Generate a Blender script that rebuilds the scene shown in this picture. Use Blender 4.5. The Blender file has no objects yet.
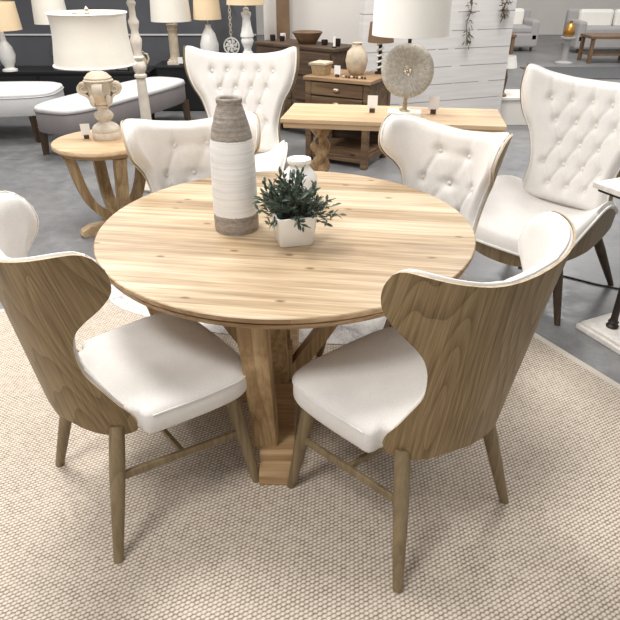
import bpy, bmesh, math, random
import numpy as np
from mathutils import Vector, Matrix
random.seed(7)
PI = math.pi
scene = bpy.context.scene
COL = scene.collection

# ------------------------------------------------------------------ materials
def new_mat(name):
    m = bpy.data.materials.new(name); m.use_nodes = True
    nt = m.node_tree; nt.nodes.clear()
    out = nt.nodes.new('ShaderNodeOutputMaterial'); b = nt.nodes.new('ShaderNodeBsdfPrincipled')
    nt.links.new(b.outputs[0], out.inputs[0])
    return m, nt, b

def nd(nt, kind, **kw):
    n = nt.nodes.new(kind)
    for k, v in kw.items():
        if k in n.inputs.keys() if isinstance(k, str) else False: n.inputs[k].default_value = v
        else: setattr(n, k, v)
    return n

def mapping(nt, scale=(1, 1, 1), rot=(0, 0, 0), loc=(0, 0, 0)):
    tc = nt.nodes.new('ShaderNodeTexCoord'); mp = nt.nodes.new('ShaderNodeMapping')
    mp.inputs['Scale'].default_value = scale; mp.inputs['Rotation'].default_value = rot; mp.inputs['Location'].default_value = loc
    nt.links.new(tc.outputs['Object'], mp.inputs['Vector'])
    return mp.outputs['Vector']

def noise(nt, vec, scale, detail=4, rough=.55, dist=0):
    n = nt.nodes.new('ShaderNodeTexNoise')
    n.inputs['Scale'].default_value = scale; n.inputs['Detail'].default_value = detail
    n.inputs['Roughness'].default_value = rough; n.inputs['Distortion'].default_value = dist
    nt.links.new(vec, n.inputs['Vector']); return n.outputs['Fac']

def ramp(nt, fac, stops):
    r = nt.nodes.new('ShaderNodeValToRGB'); e = r.color_ramp.elements
    while len(e) < len(stops): e.new(.5)
    for el, (p, c) in zip(e, stops):
        el.position = p; el.color = (*c, 1) if len(c) == 3 else c
    nt.links.new(fac, r.inputs['Fac']); return r.outputs['Color']

def mixc(nt, a, b, fac, mode='MIX'):
    m = nt.nodes.new('ShaderNodeMix'); m.data_type = 'RGBA'; m.blend_type = mode
    for s, v in ((m.inputs[6], a), (m.inputs[7], b), (m.inputs[0], fac)):
        if isinstance(v, (int, float)): s.default_value = v
        elif isinstance(v, tuple): s.default_value = (*v, 1)
        else: nt.links.new(v, s)
    return m.outputs[2]

def math_(nt, op, a, b=None, c=None):
    m = nt.nodes.new('ShaderNodeMath'); m.operation = op
    for i, v in enumerate((a, b, c)):
        if v is None: continue
        if isinstance(v, (int, float)): m.inputs[i].default_value = v
        else: nt.links.new(v, m.inputs[i])
    return m.outputs[0]

def bump(nt, b, h, strength=.3, dist=.01):
    n = nt.nodes.new('ShaderNodeBump'); n.inputs['Strength'].default_value = strength; n.inputs['Distance'].default_value = dist
    nt.links.new(h, n.inputs['Height']); nt.links.new(n.outputs[0], b.inputs['Normal'])

def srgb(r, g, b):
    f = lambda c: (c/255/12.92) if c/255 <= .04045 else ((c/255+.055)/1.055)**2.4
    return (f(r), f(g), f(b))

def plain(name, rgb, rough=.6, metal=0, var=.08, vs=8):
    m, nt, b = new_mat(name); v = mapping(nt)
    n = noise(nt, v, vs, 4)
    lo = tuple(c*(1-var) for c in rgb); hi = tuple(min(1, c*(1+var)) for c in rgb)
    nt.links.new(ramp(nt, n, [(.3, lo), (.7, hi)]), b.inputs['Base Color'])
    b.inputs['Roughness'].default_value = rough; b.inputs['Metallic'].default_value = metal
    return m

def wood(name, dark, mid, light, axis='Z', rough=.55, gs=1.0, knots=False, cath=.5):
    """grain runs along axis"""
    m, nt, b = new_mat(name)
    sc = {'X': (1.2, 22, 22), 'Y': (22, 1.2, 22), 'Z': (22, 22, 1.2)}[axis]
    sc = tuple(s*gs for s in sc)
    v = mapping(nt, sc)
    n1 = noise(nt, v, 1.0, 6, .6, .6)
    v2 = mapping(nt, tuple(s*5 for s in sc)); n2 = noise(nt, v2, 1.0, 3, .6)
    v3 = mapping(nt, tuple(s*.22 for s in sc))
    w = nt.nodes.new('ShaderNodeTexNoise'); w.inputs['Scale'].default_value = 1.0; w.inputs['Detail'].default_value = 1.5
    nt.links.new(v3, w.inputs['Vector'])
    ring = math_(nt, 'FRACT', math_(nt, 'MULTIPLY', w.outputs['Fac'], 14.0))
    ring = math_(nt, 'MULTIPLY', math_(nt, 'POWER', ring, 2.0), cath)
    s = math_(nt, 'ADD', math_(nt, 'MULTIPLY', n1, .65), math_(nt, 'MULTIPLY', n2, .35))
    s = math_(nt, 'SUBTRACT', math_(nt, 'ADD', s, .1), math_(nt, 'MULTIPLY', ring, .3))
    c = ramp(nt, s, [(.25, dark), (.5, mid), (.72, light)])
    if knots:
        vk = mapping(nt, {'X': (5, 12, 12), 'Y': (12, 5, 12), 'Z': (12, 12, 5)}[axis])
        vo = nt.nodes.new('ShaderNodeTexVoronoi'); vo.inputs['Scale'].default_value = 1.0
        nt.links.new(vk, vo.inputs['Vector'])
        sel = nt.nodes.new('ShaderNodeSeparateColor'); nt.links.new(vo.outputs['Color'], sel.inputs[0])
        k = math_(nt, 'MULTIPLY', math_(nt, 'LESS_THAN', vo.outputs['Distance'], .13), math_(nt, 'GREATER_THAN', sel.outputs[0], .6))
        c = mixc(nt, c, tuple(x*.3 for x in dark), math_(nt, 'MULTIPLY', k, .8))
    nt.links.new(c, b.inputs['Base Color']); b.inputs['Roughness'].default_value = rough
    bump(nt, b, s, .12, .004)
    return m

def fabric(name, rgb, scale=420, var=.08, bs=.4):
    m, nt, b = new_mat(name); v = mapping(nt)
    n = noise(nt, v, scale, 2); n2 = noise(nt, v, 9, 3)
    s = math_(nt, 'ADD', math_(nt, 'MULTIPLY', n, .7), math_(nt, 'MULTIPLY', n2, .3))
    lo = tuple(c*(1-var*1.5) for c in rgb); hi = tuple(min(1, c*(1+var)) for c in rgb)
    nt.links.new(ramp(nt, s, [(.35, lo), (.65, hi)]), b.inputs['Base Color'])
    b.inputs['Roughness'].default_value = .9; b.inputs['Sheen Weight'].default_value = .15
    bump(nt, b, n, bs, .002)
    return m

def oak_mat():
    """oak veneer laid on the bent shell: grain follows the shell's own unrolled surface"""
    m, nt, b = new_mat('weathered_oak')
    uv = nt.nodes.new('ShaderNodeUVMap'); uv.uv_map = 'grain'
    def mp(sx, sy):
        n = nt.nodes.new('ShaderNodeMapping'); n.inputs['Scale'].default_value = (sx, sy, 1); nt.links.new(uv.outputs[0], n.inputs[0]); return n.outputs[0]
    n1 = noise(nt, mp(110, 2.5), 1, 3, .6, .1); n2 = noise(nt, mp(330, 10), 1, 2, .6)
    w = noise(nt, mp(5.5, .9), 1, .8, .4)
    ring = math_(nt, 'POWER', math_(nt, 'FRACT', math_(nt, 'MULTIPLY', w, 24.0)), 2.2)
    s = math_(nt, 'ADD', math_(nt, 'MULTIPLY', n1, .5), math_(nt, 'MULTIPLY', n2, .5))
    s = math_(nt, 'SUBTRACT', math_(nt, 'ADD', s, .05), math_(nt, 'MULTIPLY', ring, .17))
    c = ramp(nt, s, [(.24, srgb(80, 63, 38)), (.45, srgb(124, 102, 68)), (.64, srgb(154, 132, 96))])
    c = mixc(nt, c, srgb(108, 86, 56), math_(nt, 'MULTIPLY', noise(nt, mp(5, 1.5), 1, 2), .3))
    nt.links.new(c, b.inputs['Base Color']); b.inputs['Roughness'].default_value = .48
    bump(nt, b, s, .15, .002)
    return m
def set_grain(o, uvs):
    me = o.data; L = me.uv_layers.new(name='grain'); vi = np.empty(len(me.loops), dtype=np.int32)
    me.loops.foreach_get('vertex_index', vi); L.data.foreach_set('uv', np.asarray(uvs, dtype=np.float32)[vi].ravel())
M = {}
M['oak'] = oak_mat()
M['oak_edge'] = wood('oak_plywood_edge', srgb(150, 130, 100), srgb(184, 164, 134), srgb(205, 188, 160), 'Z', .6)
M['oak_leg'] = wood('weathered_oak_leg', srgb(88, 74, 52), srgb(122, 104, 76), srgb(144, 126, 96), 'Z', .5)
M['linen'] = fabric('ivory_linen', srgb(224, 219, 213))
M['linen_dim'] = fabric('ivory_linen_piping', srgb(230, 226, 220))
M['dark_leg'] = wood('dark_brown_wood', srgb(40, 28, 18), srgb(62, 46, 30), srgb(84, 64, 44), 'Z', .45)
M['pine_z'] = wood('reclaimed_pine_upright', srgb(92, 68, 42), srgb(150, 120, 82), srgb(194, 166, 126), 'Z', .6, .7, True, .3)
M['pine_x'] = wood('reclaimed_pine_flat', srgb(118, 88, 54), srgb(160, 128, 88), srgb(196, 166, 124), 'X', .6, .7, True, .3)
M['rim'] = wood('worn_pine_edge', srgb(84, 62, 40), srgb(142, 112, 78), srgb(188, 160, 124), 'X', .6, .8, True, .3)
M['pine_light_x'] = wood('light_pine_flat', srgb(152, 120, 84), srgb(190, 158, 120), srgb(214, 188, 154), 'X', .55, .7, False, .3)
M['chest_wood'] = wood('brown_chest_wood', srgb(58, 42, 28), srgb(96, 73, 50), srgb(130, 103, 74), 'X', .6, .8, True, .5)
M['chest_top'] = wood('brown_chest_top_wood', srgb(104, 78, 52), srgb(146, 114, 82), srgb(174, 144, 108), 'X', .6, .8, False, .5)
M['dresser_wood'] = wood('dark_dresser_wood', srgb(40, 30, 20), srgb(72, 54, 38), srgb(100, 78, 56), 'X', .6, .8, False, .5)
M['black'] = plain('black_paint', srgb(26, 25, 26), .45)
M['charcoal'] = plain('charcoal_wall_paint', srgb(86, 86, 90), .7, vs=1.2, var=.15)
M['white_gloss'] = plain('white_ceramic', srgb(238, 236, 230), .25, var=.02)
M['white_card'] = plain('white_card', srgb(244, 242, 238), .7, var=.01)
M['antique_white'] = plain('antique_white_carved', srgb(214, 202, 184), .6, var=.12, vs=30)
M['pole_white'] = plain('chalky_white_turned_wood', srgb(216, 206, 192), .65, var=.1, vs=18)
M['shade'] = fabric('cream_lampshade_linen', srgb(232, 225, 212), 300, .04)
M['shade_white'] = fabric('white_lampshade_linen', srgb(244, 240, 232), 300, .03)
M['shade_warm'] = fabric('beige_lampshade_linen', srgb(232, 206, 168), 300, .04)
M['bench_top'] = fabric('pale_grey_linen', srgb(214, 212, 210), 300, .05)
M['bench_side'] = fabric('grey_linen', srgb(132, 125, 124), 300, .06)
M['brass'] = plain('pale_brass_pull', srgb(190, 176, 150), .35, .7)
M['iron'] = plain('dark_bronze_iron', srgb(52, 44, 40), .45, .5)
M['jug_beige'] = plain('beige_stoneware', srgb(200, 184, 160), .6, var=.15, vs=20)
M['basket'] = plain('woven_tan_basket', srgb(168, 144, 108), .8, var=.3, vs=70)
M['leaf'] = plain('grey_green_leaf', srgb(84, 98, 86), .4, var=.6, vs=60)
M['twig'] = plain('dry_brown_twig', srgb(96, 84, 66), .8, var=.3)
M['gold'] = plain('antique_gold', srgb(190, 142, 74), .35, .8)
M['light_wall'] = plain('warm_white_paint', srgb(226, 220, 212), .7, var=.03, vs=2)
M['sofa'] = fabric('grey_sofa_cloth', srgb(172, 168, 166), 200)
M['brown'] = plain('mid_brown_wood', srgb(120, 94, 70), .6, var=.2)
M['cable'] = plain('black_cable', srgb(24, 24, 24), .5)
M['dark_rug'] = plain('dark_grey_carpet', srgb(84, 84, 86), .9, var=.15, vs=20)
def tabletop_mat():
    m, nt, b = new_mat('light_pine_planks')
    rz = math.radians(8)
    v = mapping(nt, (1, 1, 1), (0, 0, rz))
    sp = nt.nodes.new('ShaderNodeSeparateXYZ'); nt.links.new(v, sp.inputs[0])
    pl = math_(nt, 'MULTIPLY', sp.outputs[1], 1/.105)
    idx = math_(nt, 'FLOOR', pl); fr = math_(nt, 'FRACT', pl)
    wn = nt.nodes.new('ShaderNodeTexWhiteNoise'); wn.noise_dimensions = '1D'; nt.links.new(idx, wn.inputs['W'])
    cmb = nt.nodes.new('ShaderNodeCombineXYZ')
    nt.links.new(math_(nt, 'ADD', sp.outputs[0], math_(nt, 'MULTIPLY', wn.outputs['Value'], 9.0)), cmb.inputs[0])
    nt.links.new(sp.outputs[1], cmb.inputs[1])
    def st(sx, sy, det=5, dist=.5):
        mp = nt.nodes.new('ShaderNodeMapping'); mp.inputs['Scale'].default_value = (sx, sy, 1)
        nt.links.new(cmb.outputs[0], mp.inputs['Vector']); return noise(nt, mp.outputs[0], 1, det, .6, dist), mp.outputs[0]
    a, _ = st(1.5, 42); c2, _ = st(4, 170, 3, .2); lrg, _ = st(1.0, 7, 3, .8)
    s = math_(nt, 'ADD', math_(nt, 'MULTIPLY', a, .45), math_(nt, 'ADD', math_(nt, 'MULTIPLY', c2, .25), math_(nt, 'MULTIPLY', lrg, .3)))
    s = math_(nt, 'ADD', s, math_(nt, 'MULTIPLY', math_(nt, 'SUBTRACT', wn.outputs['Value'], .5), .09))
    c = ramp(nt, s, [(.35, srgb(128, 104, 76)), (.44, srgb(163, 138, 106)), (.51, srgb(184, 160, 128)), (.61, srgb(206, 187, 159))])
    # knots
    mpk = nt.nodes.new('ShaderNodeMapping'); mpk.inputs['Scale'].default_value = (4.2, 8.5, 1)
    nt.links.new(cmb.outputs[0], mpk.inputs['Vector'])
    vo = nt.nodes.new('ShaderNodeTexVoronoi'); vo.voronoi_dimensions = '2D'; vo.inputs['Scale'].default_value = 1
    nt.links.new(mpk.outputs[0], vo.inputs['Vector'])
    sel = nt.nodes.new('ShaderNodeSeparateColor'); nt.links.new(vo.outputs['Color'], sel.inputs[0])
    pick = math_(nt, 'GREATER_THAN', sel.outputs[0], .45)
    kn = nt.nodes.new('ShaderNodeMapRange'); kn.inputs[1].default_value = .03; kn.inputs[2].default_value = .085
    kn.inputs[3].default_value = 1; kn.inputs[4].default_value = 0
    nt.links.new(vo.outputs['Distance'], kn.inputs[0])
    c = mixc(nt, c, srgb(100, 72, 48), math_(nt, 'MULTIPLY', math_(nt, 'MULTIPLY', kn.outputs[0], pick), .85))
    gap = math_(nt, 'LESS_THAN', fr, .018)
    c = mixc(nt, c, srgb(176, 142, 104), math_(nt, 'MULTIPLY', gap, .6))
    nt.links.new(c, b.inputs['Base Color']); b.inputs['Roughness'].default_value = .42
    bump(nt, b, s, .08, .003)
    return m
M['tabletop'] = tabletop_mat()

def rug_mat():
    m, nt, b = new_mat('beige_loop_weave')
    v = mapping(nt)
    sp = nt.nodes.new('ShaderNodeSeparateXYZ'); nt.links.new(v, sp.inputs[0])
    k = 1/.0125; k2 = 1/.0155
    ry = math_(nt, 'MULTIPLY', sp.outputs[1], k)
    row = math_(nt, 'FLOOR', ry)
    off = math_(nt, 'MULTIPLY', math_(nt, 'MODULO', row, 2.0), .5)
    rx = math_(nt, 'ADD', math_(nt, 'MULTIPLY', sp.outputs[0], k2), off)
    nz = noise(nt, v, 60, 2)
    fx = math_(nt, 'SUBTRACT', math_(nt, 'FRACT', rx), .5); fy = math_(nt, 'SUBTRACT', math_(nt, 'FRACT', ry), .5)
    d = math_(nt, 'ADD', math_(nt, 'POWER', math_(nt, 'ABSOLUTE', math_(nt, 'MULTIPLY', fx, 1.0)), 2.0),
              math_(nt, 'POWER', math_(nt, 'ABSOLUTE', math_(nt, 'MULTIPLY', fy, 1.15)), 2.0))
    d = math_(nt, 'ADD', math_(nt, 'SQRT', d), math_(nt, 'MULTIPLY', math_(nt, 'SUBTRACT', nz, .5), .35))
    wob = noise(nt, v, 5, 4)
    c = ramp(nt, d, [(.0, srgb(228, 217, 203)), (.36, srgb(212, 199, 183)), (.50, srgb(168, 151, 134)), (.64, srgb(104, 88, 74))])
    c = mixc(nt, c, srgb(202, 188, 170), math_(nt, 'MULTIPLY', wob, .3))
    nt.links.new(c, b.inputs['Base Color']); b.inputs['Roughness'].default_value = .95
    bump(nt, b, math_(nt, 'SUBTRACT', 1.0, d), .5, .006)
    return m
M['rug'] = rug_mat()
M['rug_border'] = fabric('rug_canvas_border', srgb(206, 196, 182), 200)

def floor_mat():
    m, nt, b = new_mat('polished_concrete')
    v = mapping(nt)
    a = noise(nt, v, 1.1, 6, .6, .4); c2 = noise(nt, v, 9, 5, .65); f = noise(nt, v, 60, 2)
    s = math_(nt, 'ADD', math_(nt, 'MULTIPLY', a, .5), math_(nt, 'ADD', math_(nt, 'MULTIPLY', c2, .35), math_(nt, 'MULTIPLY', f, .15)))
    c = ramp(nt, s, [(.3, srgb(94, 94, 96)), (.5, srgb(121, 120, 120)), (.68, srgb(148, 146, 144))])
    vo = nt.nodes.new('ShaderNodeTexVoronoi'); vo.inputs['Scale'].default_value = 5.5; nt.links.new(mapping(nt, (1, 2.2, 1), (0, 0, .5)), vo.inputs['Vector'])
    chip = math_(nt, 'LESS_THAN', vo.outputs['Distance'], .035)
    c = mixc(nt, c, srgb(206, 204, 200), math_(nt, 'MULTIPLY', chip, .5))
    nt.links.new(c, b.inputs['Base Color'])
    nt.links.new(ramp(nt, c2, [(.3, (.28,)*3), (.7, (.48,)*3)]), b.inputs['Roughness'])
    return m
M['floor'] = floor_mat()

def hide_mat():
    m, nt, b = new_mat('pale_cowhide')
    v = mapping(nt); a = noise(nt, v, 3.5, 5, .65, .6); c2 = noise(nt, v, 110, 2)
    s = math_(nt, 'ADD', math_(nt, 'MULTIPLY', a, .8), math_(nt, 'MULTIPLY', c2, .2))
    nt.links.new(ramp(nt, s, [(.36, srgb(150, 142, 146)), (.46, srgb(206, 202, 198)), (.6, srgb(232, 229, 223))]), b.inputs['Base Color'])
    b.inputs['Roughness'].default_value = .85; bump(nt, b, c2, .4, .004)
    return m
M['hide'] = hide_mat()

def vase_mat():
    m, nt, b = new_mat('banded_stoneware')
    v = mapping(nt); sp = nt.nodes.new('ShaderNodeSeparateXYZ'); nt.links.new(v, sp.inputs[0])
    z = sp.outputs[2]
    rings = noise(nt, mapping(nt, (3, 3, 130)), 1, 4, .65)
    spk = noise(nt, mapping(nt, (50, 50, 90)), 1, 4, .7)
    g = ramp(nt, math_(nt, 'ADD', math_(nt, 'MULTIPLY', rings, .55), math_(nt, 'MULTIPLY', spk, .45)), [(.32, srgb(112, 102, 93)), (.5, srgb(150, 139, 128)), (.68, srgb(184, 174, 163))])
    w = ramp(nt, rings, [(.3, srgb(222, 219, 214)), (.6, srgb(240, 238, 234))])
    wv = math_(nt, 'MULTIPLY', math_(nt, 'SUBTRACT', spk, .5), .012)
    zz = math_(nt, 'ADD', z, wv)
    inw = math_(nt, 'MULTIPLY', math_(nt, 'GREATER_THAN', zz, .066), math_(nt, 'LESS_THAN', zz, .328))
    nt.links.new(mixc(nt, g, w, inw), b.inputs['Base Color'])
    b.inputs['Roughness'].default_value = .6
    bump(nt, b, rings, .5, .006)
    return m
M['vase'] = vase_mat()

def shiplap_mat():
    m, nt, b = new_mat('white_shiplap')
    v = mapping(nt); sp = nt.nodes.new('ShaderNodeSeparateXYZ'); nt.links.new(v, sp.inputs[0])
    fr = math_(nt, 'FRACT', math_(nt, 'MULTIPLY', sp.outputs[2], 1/.17))
    gap = math_(nt, 'LESS_THAN', fr, .045)
    n = noise(nt, mapping(nt, (2, 2, 30)), 1, 4)
    gn = math_(nt, 'GREATER_THAN', noise(nt, mapping(nt, (3, 3, 6)), 1, 3), .43)
    c = ramp(nt, n, [(.3, srgb(214, 209, 205)), (.7, srgb(228, 224, 220))])
    c = mixc(nt, c, srgb(120, 112, 108), math_(nt, 'MULTIPLY', math_(nt, 'MULTIPLY', gap, gn), .8))
    nt.links.new(c, b.inputs['Base Color']); b.inputs['Roughness'].default_value = .6
    return m
M['shiplap'] = shiplap_mat()

def capiz_mat():
    m, nt, b = new_mat('ribbed_grey_shell_disc')
    v = mapping(nt); sp = nt.nodes.new('ShaderNodeSeparateXYZ'); nt.links.new(v, sp.inputs[0])
    ang = math_(nt, 'ARCTAN2', sp.outputs[2], sp.outputs[0])
    cm = nt.nodes.new('ShaderNodeCombineXYZ'); nt.links.new(math_(nt, 'MULTIPLY', ang, 16.0), cm.inputs[0])
    rr = noise(nt, cm.outputs[0], 1, 4); n2 = noise(nt, v, 60, 3)
    s = math_(nt, 'ADD', math_(nt, 'MULTIPLY', rr, .6), math_(nt, 'MULTIPLY', n2, .4))
    nt.links.new(ramp(nt, s, [(.34, srgb(150, 142, 130)), (.5, srgb(184, 178, 166)), (.66, srgb(214, 209, 198))]), b.inputs['Base Color'])
    b.inputs['Roughness'].default_value = .45; bump(nt, b, rr, .3, .006)
    return m
M['capiz'] = capiz_mat()

def spots_mat(name, c1, c2, sc, thr):
    m, nt, b = new_mat(name); v = mapping(nt)
    vo = nt.nodes.new('ShaderNodeTexVoronoi'); vo.inputs['Scale'].default_value = sc; nt.links.new(v, vo.inputs['Vector'])
    nt.links.new(mixc(nt, c1, c2, math_(nt, 'LESS_THAN', vo.outputs['Distance'], thr)), b.inputs['Base Color'])
    b.inputs['Roughness'].default_value = .6; return m
M['carved_dark'] = spots_mat('carved_dark_and_cream_frame', srgb(206, 198, 184), srgb(52, 46, 42), 28, .42)
M['marble'] = plain('distressed_white_wood', srgb(226, 220, 212), .55, var=.14, vs=25)
def glow(name, rgb, st):
    m, nt, b = new_mat(name)
    b.inputs['Base Color'].default_value = (*rgb, 1); b.inputs['Emission Color'].default_value = (*rgb, 1); b.inputs['Emission Strength'].default_value = st
    return m
M['bulb'] = glow('lit_bulb', (1, .86, .66), 6)

# ------------------------------------------------------------------ mesh tools
def finish(name, bm, mat, parent=None, smooth=True, angle=40, bevel=0, mats=None):
    bmesh.ops.recalc_face_normals(bm, faces=bm.faces)
    me = bpy.data.meshes.new(name); bm.to_mesh(me); bm.free()
    for mm in (mats or [mat]): me.materials.append(mm)
    if smooth:
        me.polygons.foreach_set('use_smooth', [True]*len(me.polygons))
        try: me.set_sharp_from_angle(angle=math.radians(angle))
        except Exception: pass
    o = bpy.data.objects.new(name, me); COL.objects.link(o)
    if parent: o.parent = parent
    if bevel:
        md = o.modifiers.new('bevel', 'BEVEL'); md.width = bevel; md.segments = 2; md.limit_method = 'ANGLE'; md.angle_limit = math.radians(50)
    return o

def thing(name, label, cat, loc=(0, 0, 0), rotz=0, group=None):
    o = bpy.data.objects.new(name, None); o.empty_display_size = .1; COL.objects.link(o)
    o.location = loc; o.rotation_euler = (0, 0, rotz); o['label'] = label; o['category'] = cat
    if group: o['group'] = group
    return o
def tag(o, label, cat, group=None, loc=None, rotz=None):
    o['label'] = label; o['category'] = cat
    if group: o['group'] = group
    if loc is not None: o.location = loc
    if rotz is not None: o.rotation_euler = (0, 0, rotz)
    return o
def struct(o): o['kind'] = 'structure'; return o
def dup(root, loc, rotz, label, group=None):
    r = root.copy(); COL.objects.link(r); r.location = loc; r.rotation_euler = (0, 0, rotz); r['label'] = label
    if group: r['group'] = group
    for ch in list(root.children):
        c = ch.copy(); COL.objects.link(c); c.parent = r
        for g in list(ch.children):
            d = g.copy(); COL.objects.link(d); d.parent = c
    return r

def box(bm, c, s, rz=0, taper=None):
    M4 = Matrix.Translation(c) @ Matrix.Rotation(rz, 4, 'Z') @ Matrix.Diagonal((*s, 1))
    r = bmesh.ops.create_cube(bm, size=1, matrix=M4)
    return r['verts']
def rod(bm, a, b, r1, r2=None, n=14):
    a = Vector(a); b = Vector(b); d = b-a; r2 = r1 if r2 is None else r2
    q = d.to_track_quat('Z', 'Y').to_matrix().to_4x4()
    bmesh.ops.create_cone(bm, cap_ends=True, segments=n, radius1=r1, radius2=r2, depth=d.length, matrix=Matrix.Translation((a+b)/2) @ q)
def bar(bm, a, b, w, h, up=(0, 0, 1)):
    a = Vector(a); b = Vector(b); d = (b-a); L = d.length; x = d.normalized(); z = Vector(up); y = z.cross(x).normalized(); z = x.cross(y)
    R = Matrix((x, y, z)).transposed().to_4x4()
    bmesh.ops.create_cube(bm, size=1, matrix=Matrix.Translation((a+b)/2) @ R @ Matrix.Diagonal((L, w, h, 1)))
def ball(bm, c, r, sc=(1, 1, 1), u=16, v=10):
    bmesh.ops.create_uvsphere(bm, u_segments=u, v_segments=v, radius=r, matrix=Matrix.Translation(c) @ Matrix.Diagonal((*sc, 1)))
def lathe(bm, prof, n=40, c=(0, 0, 0), sq=None):
    rings = []
    for r, z in prof:
        if r < 1e-5: rings.append([bm.verts.new((c[0], c[1], c[2]+z))])
        else: rings.append([bm.verts.new((c[0]+r*math.cos(2*PI*i/n), c[1]+r*math.sin(2*PI*i/n), c[2]+z)) for i in range(n)])
    for A, B in zip(rings, rings[1:]):
        for i in range(n):
            j = (i+1) % n
            if len(A) == 1 and len(B) == 1: continue
            if len(A) == 1: bm.faces.new((A[0], B[i], B[j]))
            elif len(B) == 1: bm.faces.new((A[i], A[j], B[0]))
            else: bm.faces.new((A[i], A[j], B[j], B[i]))
def tube(bm, pts, r, n=8, closed=False, caps=True):
    pts = [Vector(p) for p in pts]; N = len(pts); rings = []
    up = Vector((0, 0, 1))
    for i, p in enumerate(pts):
        t = (pts[(i+1) % N]-pts[i-1]) if closed else (pts[min(i+1, N-1)]-pts[max(i-1, 0)])
        t.normalize(); a = t.cross(up)
        if a.length < .1: a = t.cross(Vector((1, 0, 0)))
        a.normalize(); b = a.cross(t)
        if rings:  # keep frames aligned
            pass
        rr = r[i] if isinstance(r, (list, tuple)) else r
        rings.append([bm.verts.new(p+rr*(math.cos(2*PI*k/n)*a+math.sin(2*PI*k/n)*b)) for k in range(n)])
    for i in range(N if closed else N-1):
        A, B = rings[i], rings[(i+1) % N]
        # match starting index
        o = min(range(n), key=lambda s: (A[0].co-B[s].co).length)
        for k in range(n):
            bm.faces.new((A[k], A[(k+1) % n], B[(k+1+o) % n], B[(k+o) % n]))
    if caps and not closed:
        bm.faces.new(rings[0]); bm.faces.new(rings[-1])
def loft(bm, rings, caps=True):
    vs = [[bm.verts.new(p) for p in r] for r in rings]; n = len(vs[0])
    for A, B in zip(vs, vs[1:]):
        for i in range(n): bm.faces.new((A[i], A[(i+1) % n], B[(i+1) % n], B[i]))
    if caps: bm.faces.new(vs[0]); bm.faces.new(vs[-1])
    return vs
def grid_solid(bm, F, B):
    """F, B: (n,m,3) arrays, front and back sheets; closed with a rim. returns rim faces"""
    n, m = F.shape[:2]
    vf = [[bm.verts.new(F[i, j]) for j in range(m)] for i in range(n)]
    vb = [[bm.verts.new(B[i, j]) for j in range(m)] for i in range(n)]
    for i in range(n-1):
        for j in range(m-1):
            bm.faces.new((vf[i][j], vf[i+1][j], vf[i+1][j+1], vf[i][j+1]))
            bm.faces.new((vb[i][j], vb[i][j+1], vb[i+1][j+1], vb[i+1][j]))
    loop = [(i, 0) for i in range(n)]+[(n-1, j) for j in range(1, m)]+[(i, m-1) for i in range(n-2, -1, -1)]+[(0, j) for j in range(m-2, 0, -1)]
    rim = []
    for a, b in zip(loop, loop[1:]+loop[:1]):
        rim.append(bm.faces.new((vf[a[0]][a[1]], vf[b[0]][b[1]], vb[b[0]][b[1]], vb[a[0]][a[1]])))
    return rim
def resample(P, n):
    """catmull-rom through P then n points evenly spaced"""
    P = np.array(P, float); Q = []
    for i in range(len(P)-1):
        p1, p2 = P[i], P[i+1]; p0 = P[i-1] if i else 2*p1-p2; p3 = P[i+2] if i+2 < len(P) else 2*p2-p1
        for t in np.linspace(0, 1, 10, endpoint=False):
            Q.append(.5*((2*p1)+(-p0+p2)*t+(2*p0-5*p1+4*p2-p3)*t*t+(-p0+3*p1-3*p2+p3)*t**3))
    Q.append(P[-1]); Q = np.array(Q)
    s = np.r_[0, np.cumsum(np.linalg.norm(np.diff(Q, axis=0), axis=1))]
    u = np.linspace(0, s[-1], n)
    return np.stack([np.interp(u, s, Q[:, k]) for k in range(Q.shape[1])], -1)
def coons_half(bottom, side, top, nu, nv):
    """bottom/top run centre->edge, side runs bottom->top; left side is the centre line"""
    b = resample(bottom, nu); t = resample(top, nu); s = resample(side, nv)
    c = np.stack([np.linspace(b[0, k], t[0, k], nv) for k in range(2)], -1)
    u = np.linspace(0, 1, nu)[:, None, None]; v = np.linspace(0, 1, nv)[None, :, None]
    G = (1-v)*b[:, None]+v*t[:, None]+(1-u)*c[None]+u*s[None] - ((1-u)*(1-v)*b[0]+u*(1-v)*b[-1]+(1-u)*v*t[0]+u*v*t[-1])
    return G
def coons_full(bottom, side, top, nu, nv):
    G = coons_half(bottom, side, top, nu, nv)
    L = G[::-1].copy(); L[..., 0] *= -1
    return np.concatenate([L[:-1], G], 0)

FZ = -.008
# ------------------------------------------------------------------ the setting
bm = bmesh.new(); box(bm, (0, 6, FZ-.05), (30, 34, .1)); floor = struct(finish('floor', bm, M['floor'], smooth=False))
# rug frame
RA = Vector((.48, -.88, 0)).normalized(); RB = Vector((.88, .48, 0)).normalized()
rug_rot = math.atan2(RB.y, RB.x)
bm = bmesh.new(); RW, RL = 4.3, 4.6
rc = RB*(1.287-RW/2-.0)+RA*(-1.36+RL/2)
rug = thing('area_rug', 'beige and brown loop-woven area rug under the dining set', 'rug', (rc.x, rc.y, FZ), rug_rot)
box(bm, (0, 0, .004), (RW-.07, RL-.07, .008)); finish('woven_field', bm, M['rug'], rug, False)
bm = bmesh.new()
for sx in (-1, 1): box(bm, (sx*(RW/2-.0175), 0, .0043), (.035, RL, .0086))
for sy in (-1, 1): box(bm, (0, sy*(RL/2-.0175), .0043), (RW-.07, .035, .0086))
finish('border', bm, M['rug_border'], rug, False)
RZ = 0.0   # the rug's top is the zero level; the concrete is FZ

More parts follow.
